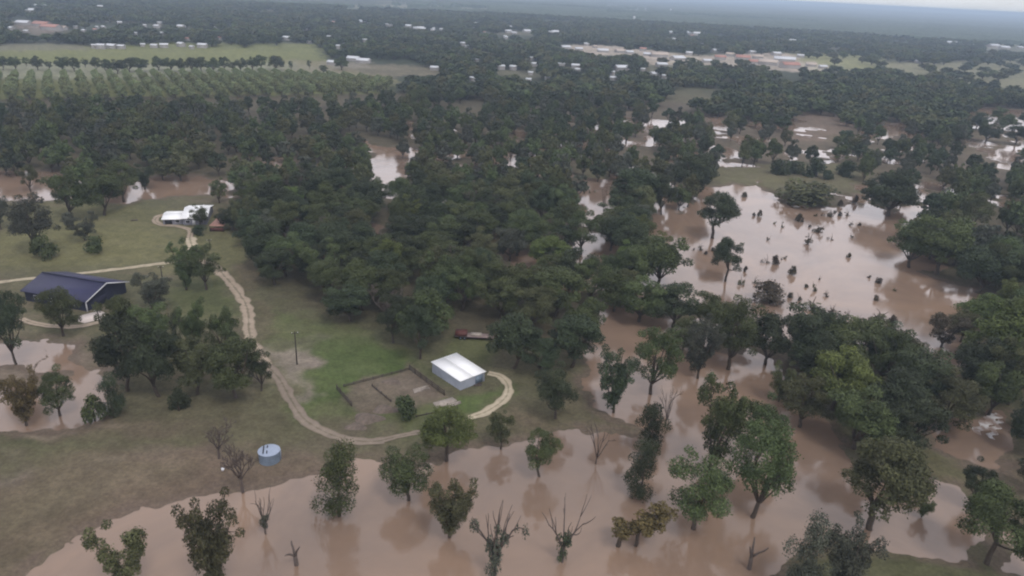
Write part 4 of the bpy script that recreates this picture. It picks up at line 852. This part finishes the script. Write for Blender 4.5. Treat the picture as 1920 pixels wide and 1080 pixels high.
def tank():
    b = G(506, 862); root = empty('water_tank', (b[0], b[1], .45), .2); w = MB(); R_ = 2.05; H_ = 2.3; n = 40
    for k in range(5):
        w.tube([(0, 0, H_ * k / 5), (0, 0, H_ * (k + 1) / 5 - .04)], [R_, R_], n, False); w.tube([(0, 0, H_ * (k + 1) / 5 - .04), (0, 0, H_ * (k + 1) / 5)], [R_ + .04, R_ + .04], n, False)
    w.build('wall', M['galv'], root, False)
    r = MB(); V = [(0, 0, H_ + .55)] + [(math.cos(2 * math.pi * k / n) * q, math.sin(2 * math.pi * k / n) * q, z) for q, z in ((R_ * .5, H_ + .32), (R_ + .1, H_)) for k in range(n)]
    r.add(V, [(0, 1 + k, 1 + (k + 1) % n) for k in range(n)] + [(1 + k, 1 + n + k, 1 + n + (k + 1) % n, 1 + (k + 1) % n) for k in range(n)]); lid = r.build('lid', M['galvroof'], root)
    hb = MB()
    for x in (-.95, -.25): hb.bar((x, -1.4, H_ + .28), (x - .1, 1.0, H_ + .5), .22, .1)
    hb.build('hatch_rail', M['dark'], lid)
    MB().bar((R_ + .12, 0, 0), (R_ + .12, 0, H_), .12).build('pipe', M['galvroof'], root)
    tag(root, 'round galvanised water tank with pale lid on the grass above the flood shoreline', 'water tank')
    p = G(418, 882); root = empty('bucket', (p[0], p[1], .5)); MB().tube([(0, 0, 0), (0, 0, .5)], [.25, .32], 14).build('body', M['trim'], root); MB().tube([(-.3, 0, .5), (-.2, 0, .75), (.2, 0, .75), (.3, 0, .5)], [.02] * 4, 5).build('handle', M['dark'], root)
    root.scale = (1.0, 1.0, 1.0); tag(root, 'small white bucket on the grass between the leafless trees', 'bucket')
tank()
def trailer():
    a, b = G(853, 636), G(925, 640); L_ = float(np.linalg.norm(b - a)); root = empty('flatbed_trailer', (a[0], a[1], .5), math.atan2(b[1] - a[1], b[0] - a[0]))
    L_ = min(L_, 10.5); d = MB().box(0, L_, 0, 2.5, .85, 1.0).build('deck', M['deck'], root); MB().box(0, 3.2, -.05, 2.55, 1.0, 1.95).build('side_boards', M['rust'], root)
    f = MB(); f.bar((0, .2, .75), (L_, .2, .75), .18); f.bar((0, 2.3, .75), (L_, 2.3, .75), .18); f.bar((L_, 1.25, .75), (L_ + 1.4, 1.25, .6), .18); f.build('frame', M['rust'], root)
    for x in (1.5, 2.6):
        for y in (.0, 2.3):
            wv_ = MB().tube([(x, y - .1, .42), (x, y + .25, .42)], [.42, .42], 16); wh = wv_.build('wheel', M['rubber'], root); MB().tube([(x, y - .13, .42), (x, y - .1, .42)], [.2, .2], 12).build('rim', M['galv'], wh)
    MB().box(4.2, 7.2, .5, 2.0, 1.0, 1.45).build('load', M['plank'], root)
    tag(root, 'rusty red flatbed trailer parked under the trees behind the white roofed shed', 'trailer')
trailer()
def pole(x, yb, yt, label, arm=True):
    p = G(x, yb); z = 3
    while proj(p + [0, 0, z])[1] > yt and z < 12: z += .2
    root = empty('utility_pole' if arm else 'fence_post', (p[0], p[1], .4), .35); MB().tube([(0, 0, 0), (0, 0, z)], [.17, .12], 10).build('shaft', M['polewood'], root, True)
    if arm:
        c = MB().bar((-.8, 0, z - .5), (.8, 0, z - .5), .12).build('crossarm', M['polewood'], root)
        for q in (-.7, 0, .7): MB().tube([(q, 0, z - .42), (q, 0, z - .2)], [.06, .05], 8).build('insulator', M['trim'], c)
    tag(root, label, 'utility pole' if arm else 'post')
pole(557, 683, 622, 'tall dark utility pole on the bare gravel patch left of the corral')
pole(305, 527, 498, 'utility pole between the straight track and the grey green forked tree')
pole(394, 468, 448, 'utility pole beside the short track below the white farmhouse')
pole(187, 607, 580, 'utility pole at the gable end of the blue roofed house')
pole(318, 607, 586, 'plain dark post standing on the grass behind the thicket', False)
def fence(a, b, label, nrail=3, h=1.5, th=.16, sp=2.4):
    a, b = G(*a), G(*b); L_ = float(np.linalg.norm(b - a)); root = empty('corral_fence', (a[0], a[1], .45), math.atan2(b[1] - a[1], b[0] - a[0])); n = max(1, round(L_ / sp))
    for i in range(n + 1): MB().box(L_ * i / n - .1, L_ * i / n + .1, -.1, .1, 0, h + .1).build('post', M['rail'], root)
    for k in range(nrail):
        z = h * (k + .7) / nrail; MB().box(0, L_, -.16, -.1, z - h / nrail * .26, z + h / nrail * .26).build('rail', M['rail'], root)
    tag(root, label, 'fence')
fence((632, 730), (659, 761), 'short dark board fence at the left side of the bare corral', 3, 1.3)
fence((645, 725), (768, 693), 'long low rail fence along the back of the bare corral', 2, .7)
fence((768, 693), (833, 741), 'dark board fence of the corral facing the white roofed shed', 3, 1.5)
fence((698, 724), (733, 753), 'low inner rail fence dividing the corral', 2, .6)
fence((780, 782), (858, 765), 'low broken rail fence along the near side of the corral', 1, .5)
def slab(pts, label, name, m, z0=.45, z1=.7, cat='slab'):
    p = [G(*q) for q in pts]; s = MB(); n = len(p); s.add([(q[0], q[1], z0) for q in p] + [(q[0], q[1], z1) for q in p], [tuple(range(n, 2 * n))] + [(i, (i + 1) % n, n + (i + 1) % n, n + i) for i in range(n)]); tag(s.build(name, m), label, cat)
slab([(812, 756), (848, 746), (857, 752), (820, 766)], 'pale weathered wooden platform at the near right corner of the corral', 'wooden_platform', M['plank'], cat='platform')
def planks(pa, pb, n, label, w=.28, m=None):
    a, b = G(*pa), G(*pb); L_ = float(np.linalg.norm(b - a)); root = empty('timber_stack', (a[0], a[1], .48), math.atan2(b[1] - a[1], b[0] - a[0]))
    for i in range(n):
        q = RNG.uniform(-.3, .3); MB().bar((q, i * w * 1.1 % 1.3, .08 + .14 * (i // 4)), (L_ + q, (i * w * 1.1 % 1.3) + RNG.uniform(-.25, .25), .08 + .14 * (i // 4)), w, .12).build('beam', m or M['plank'], root)
    tag(root, label, 'timber')
planks((777, 737), (806, 729), 5, 'few pale planks lying inside the corral beside the fence')
planks((840, 765), (866, 756), 4, 'pale beams lying at the near corner of the corral')
planks((889, 724), (903, 722), 5, 'short brown logs heaped at the front wall of the shed', .3, M['deadwood'])
planks((246, 414), (258, 413), 4, 'dark fallen logs on the pasture left of the white farmhouse', .4, M['deadwood'])
def heap(x, y, w, h, label, m, seed):
    p = G(x, y); rng = np.random.default_rng(seed); n = 26; V = [(0, 0, h)]; Fs = []
    for r in range(1, 6):
        for k in range(n):
            a = 2 * math.pi * k / n; q = w / 2 * r / 5 * (1 + .18 * math.sin(3 * a + seed) + rng.normal() * .04); V.append((math.cos(a) * q, math.sin(a) * q * .7, h * (1 - (r / 5) ** 1.6) * rng.uniform(.75, 1.15) - .12 * (r == 5)))
    Fs = [(0, 1 + k, 1 + (k + 1) % n) for k in range(n)] + [(1 + (r * n) + k, 1 + (r + 1) * n + k, 1 + (r + 1) * n + (k + 1) % n, 1 + r * n + (k + 1) % n) for r in range(4) for k in range(n)]
    o = MB().add(V, Fs).build('soil_heap', m, None, True); o.location = (p[0], p[1], .47); tag(o, label, 'soil heap')
heap(690, 785, 7, .9, 'brown soil heap at the near left end of the corral', M['soil'], 1)
heap(722, 768, 6, .7, 'soil heap between the round bush and the near left heap of the corral', M['soil'], 2)
heap(668, 800, 5, .5, 'low mound of soil where the corral meets the track', M['soil'], 3)
heap(735, 716, 5, .5, 'low earth mound inside the middle of the corral', M['soil'], 4)
# ---------------------------------------------------------------- town beyond
def house(x, y, w, red=0, rot=None):
    p = G(x, y, .3); dep = (p - [0, 0, CH]) @ fwd; Lh = max(w * dep / F, 5); Wh = min(Lh * .6, 14) + 1; h = RNG.uniform(3, 4.6) * (1.3 if Lh > 25 else 1)
    root = empty('house', (p[0], p[1], .3), rot if rot is not None else RNG.uniform(-.5, .5)); l, b = Lh / 2, Wh / 2; rh = h + b * .45
    MB().add([(-l, -b, 0), (l, -b, 0), (l, b, 0), (-l, b, 0), (-l, -b, h), (l, -b, h), (l, b, h), (-l, b, h), (-l, 0, rh), (l, 0, rh)], [(0, 1, 5, 4), (1, 2, 6, 9, 5), (2, 3, 7, 6), (3, 0, 4, 8, 7)]).build('wall', M['farwall'], root)
    r = MB(); 
    for ya, yb, za, zb in ((-b - .4, 0, h - .15, rh), (0, b + .4, rh, h - .15)):
        r.add([(-l - .4, ya, za + .05), (l + .4, ya, za + .05), (l + .4, yb, zb + .05), (-l - .4, yb, zb + .05), (-l - .4, ya, za + .3), (l + .4, ya, za + .3), (l + .4, yb, zb + .3), (-l - .4, yb, zb + .3)],
              [(3, 2, 1, 0), (4, 5, 6, 7), (0, 1, 5, 4), (1, 2, 6, 5), (2, 3, 7, 6), (3, 0, 4, 7)])
    r.build('roof', (M['farroof'], M['farred'], M['fartan'])[red], root)
    c = ('white', 'reddish', 'tan')[red]; tag(root, None, 'house', 'houses of the distant town', auto=('house', c, Lh, 0))
for q in HS: house(*q[:3], red=q[3] if len(q) > 3 else 0)
def water_tower(x, yb, yt, label, s=1.):
    p = G(x, yb, .3); z = 8.
    while proj(p + [0, 0, z])[1] > yt and z < 80: z += .5
    root = empty('water_tower', (p[0], p[1], .3)); MB().tube([(0, 0, 0), (0, 0, z * .6)], [z * .05, z * .04], 14).build('stem', M['farroof'], root, True)
    MB().tube([(0, 0, z * (.55 + .45 * t)) for t in np.linspace(0, 1, 9)], [z * .2 * max(.25, math.sin(math.pi * (.08 + .86 * t))) for t in np.linspace(0, 1, 9)], 20).build('bowl', M['farroof'], root, True)
    tag(root, label, 'water tower')
water_tower(1188, 43, 30, 'white bulb water tower above the distant town')
water_tower(1257, 24, 16, 'smaller white water tower near the horizon right of the other tower')
# white water where the current breaks through the trees
def rapids():
    rng = np.random.default_rng(9)
    m = bpy.data.materials.new('foam'); m.use_nodes = True; b = m.node_tree.nodes['Principled BSDF']; t = m.node_tree
    tcn = N(t, 'ShaderNodeTexCoord'); n = N(t, 'ShaderNodeTexNoise', i_Scale=.5, i_Detail=7.0); t.links.new(tcn.outputs['Object'], n.inputs['Vector']); r = N(t, 'ShaderNodeValToRGB')
    r.color_ramp.elements[0].position = .42; r.color_ramp.elements[0].color = (.26, .19, .16, 1); r.color_ramp.elements[1].position = .6; r.color_ramp.elements[1].color = (.55, .53, .53, 1)
    t.links.new(n.outputs[0], r.inputs[0]); t.links.new(r.outputs[0], b.inputs['Base Color']); b.inputs['Roughness'].default_value = .4
    V, Fs = [], []
    for (p0, p1, w) in (((1872, 776), (1828, 812), 2.6), ((1874, 786), (1856, 822), 1.8), ((1868, 774), (1840, 795), 1.5)):
        a, c = G(*p0, 0), G(*p1, 0); d = (c - a)[:2]; L_ = np.linalg.norm(d); d /= L_; nn = np.array([-d[1], d[0]]); K, J = 30, 7; o = len(V)
        for i in range(K):
            for j in range(J):
                s = (j / (J - 1) - .5) * w * (1 - .5 * abs(i / (K - 1) - .5)) + .5 * math.sin(i * .7); e = min(j, J - 1 - j, i, K - 1 - i); q = a[:2] + d * L_ * i / (K - 1) + nn * s
                V.append((q[0], q[1], -.06 + (.10 + .10 * rng.uniform()) * (e > 0)))
        Fs += [(o + i * J + j, o + i * J + j + 1, o + (i + 1) * J + j + 1, o + (i + 1) * J + j) for i in range(K - 1) for j in range(J - 1)]
    tag(link('white_water', make_mesh('white_water', V, Fs, True, mats=[m])), 'foaming white rapids beside the brown pool', 'rapids', kind='stuff')
rapids()
# ---------------------------------------------------------------- haze
def haze():
    m = bpy.data.materials.new('haze'); m.use_nodes = True; t = m.node_tree; t.nodes.clear(); o = N(t, 'ShaderNodeOutputMaterial'); v = N(t, 'ShaderNodeVolumePrincipled')
    v.inputs['Color'].default_value = (.64, .80, 1., 1); v.inputs['Density'].default_value = HAZE_D; v.inputs['Anisotropy'].default_value = 0.
    t.links.new(v.outputs[0], o.inputs['Volume'])
    S = 37000.; ob = MB().box(-S, S, -S, S, -2.5, 96).build('haze', m); tag(ob, 'pale air haze', 'haze', kind='stuff')
HAZE_D = 1.75e-4
haze()
# ---------------------------------------------------------------- labels for repeats, by nearest landmark
LM = [('the white roofed shed',862,700),('the blue roofed house',130,545),('the white farmhouse',350,400),('the trailer',890,632),('the corral',740,735),('the islet',1470,335),('the pale pond',1480,470),
      ('the bright round tree',1030,480),('the flooded channel',1150,640),('the upper pool in the wood',725,320),('the brown pool',1800,820),('the tall yellowish tree',1860,600),('the pinkish mudflat',1535,235),('the left mudflat',60,345),
      ('the track bend',465,580),('the orchard',300,160),('the far green field',400,100),('the pale building site',1430,115),('the yellowish fields',1600,115),('the white water tower',1188,36),('the tan pasture',1880,260),('the near pond shore',1500,620),('the roadside farm',665,118),('the second water tower',1257,20),('the clay hill',90,55)]
ORD = ['closest','second closest','third closest','fourth closest','fifth closest','sixth closest','seventh closest','eighth closest','ninth closest','tenth closest','eleventh closest','twelfth closest','thirteenth closest','fourteenth closest','fifteenth closest','sixteenth closest','seventeenth closest','eighteenth closest','nineteenth closest','twentieth closest']
LW = [(n, G(x, y, .3)) for n, x, y in LM]
buck = {}
for o, cat, auto in REG:
    if not auto: continue
    p = np.array(o.location); k = min(range(len(LW)), key=lambda i: np.hypot(*(LW[i][1] - p)[:2]) / (60 + np.hypot(*LW[i][1][:2]) * .3)); q = LW[k][1]
    a = math.degrees(math.atan2(p[0], p[1]) - math.atan2(q[0], q[1])) * math.pi / 180 * np.hypot(*q[:2]); b = np.hypot(*p[:2]) - np.hypot(*q[:2])
    side = ('beyond' if b > 0 else 'in front of') if abs(b) > abs(a) * 1.3 else ('right of' if a > 0 else 'left of')
    st, tone, hh, ww = auto
    if st == 'house': noun = ('large ' if hh > 28 else 'small ' if hh < 14 else '') + tone + ' roofed building'
    elif st in ('shrub', 'scrub'): noun = ('broad ' if ww > 5 else 'little ') + 'bush in the water' if o.get('group', '').startswith('half') else 'dark bush'
    else: noun = ('broad ' if ww > 13.5 else 'narrower ') + dict(bright='bright green', olive='olive', dark='dark', grey='greyish', green='mid green').get(tone, tone) + ' tree'
    buck.setdefault((noun, side, LM[k][0]), []).append((float(np.hypot(*(p - q)[:2])), o))
for (noun, side, lm), L_ in buck.items():
    L_.sort(key=lambda t: t[0])
    for i, (_, o) in enumerate(L_):
        o['label'] = '%s, %s %s %s' % (noun, ORD[min(i, 19)], side, lm) if not (len(L_) == 1) else '%s standing %s %s' % (noun, side, lm)
        if 'group' not in o.keys(): o['group'] = 'trees of the flooded woods'
for o in bpy.data.objects:
    if o.get('label') and len(str(o['label']).replace('-', ' ').split()) > 15: print('LONG', o['label'])
print('objects', len(bpy.data.objects), 'maxbucket', max(len(v) for v in buck.values()))
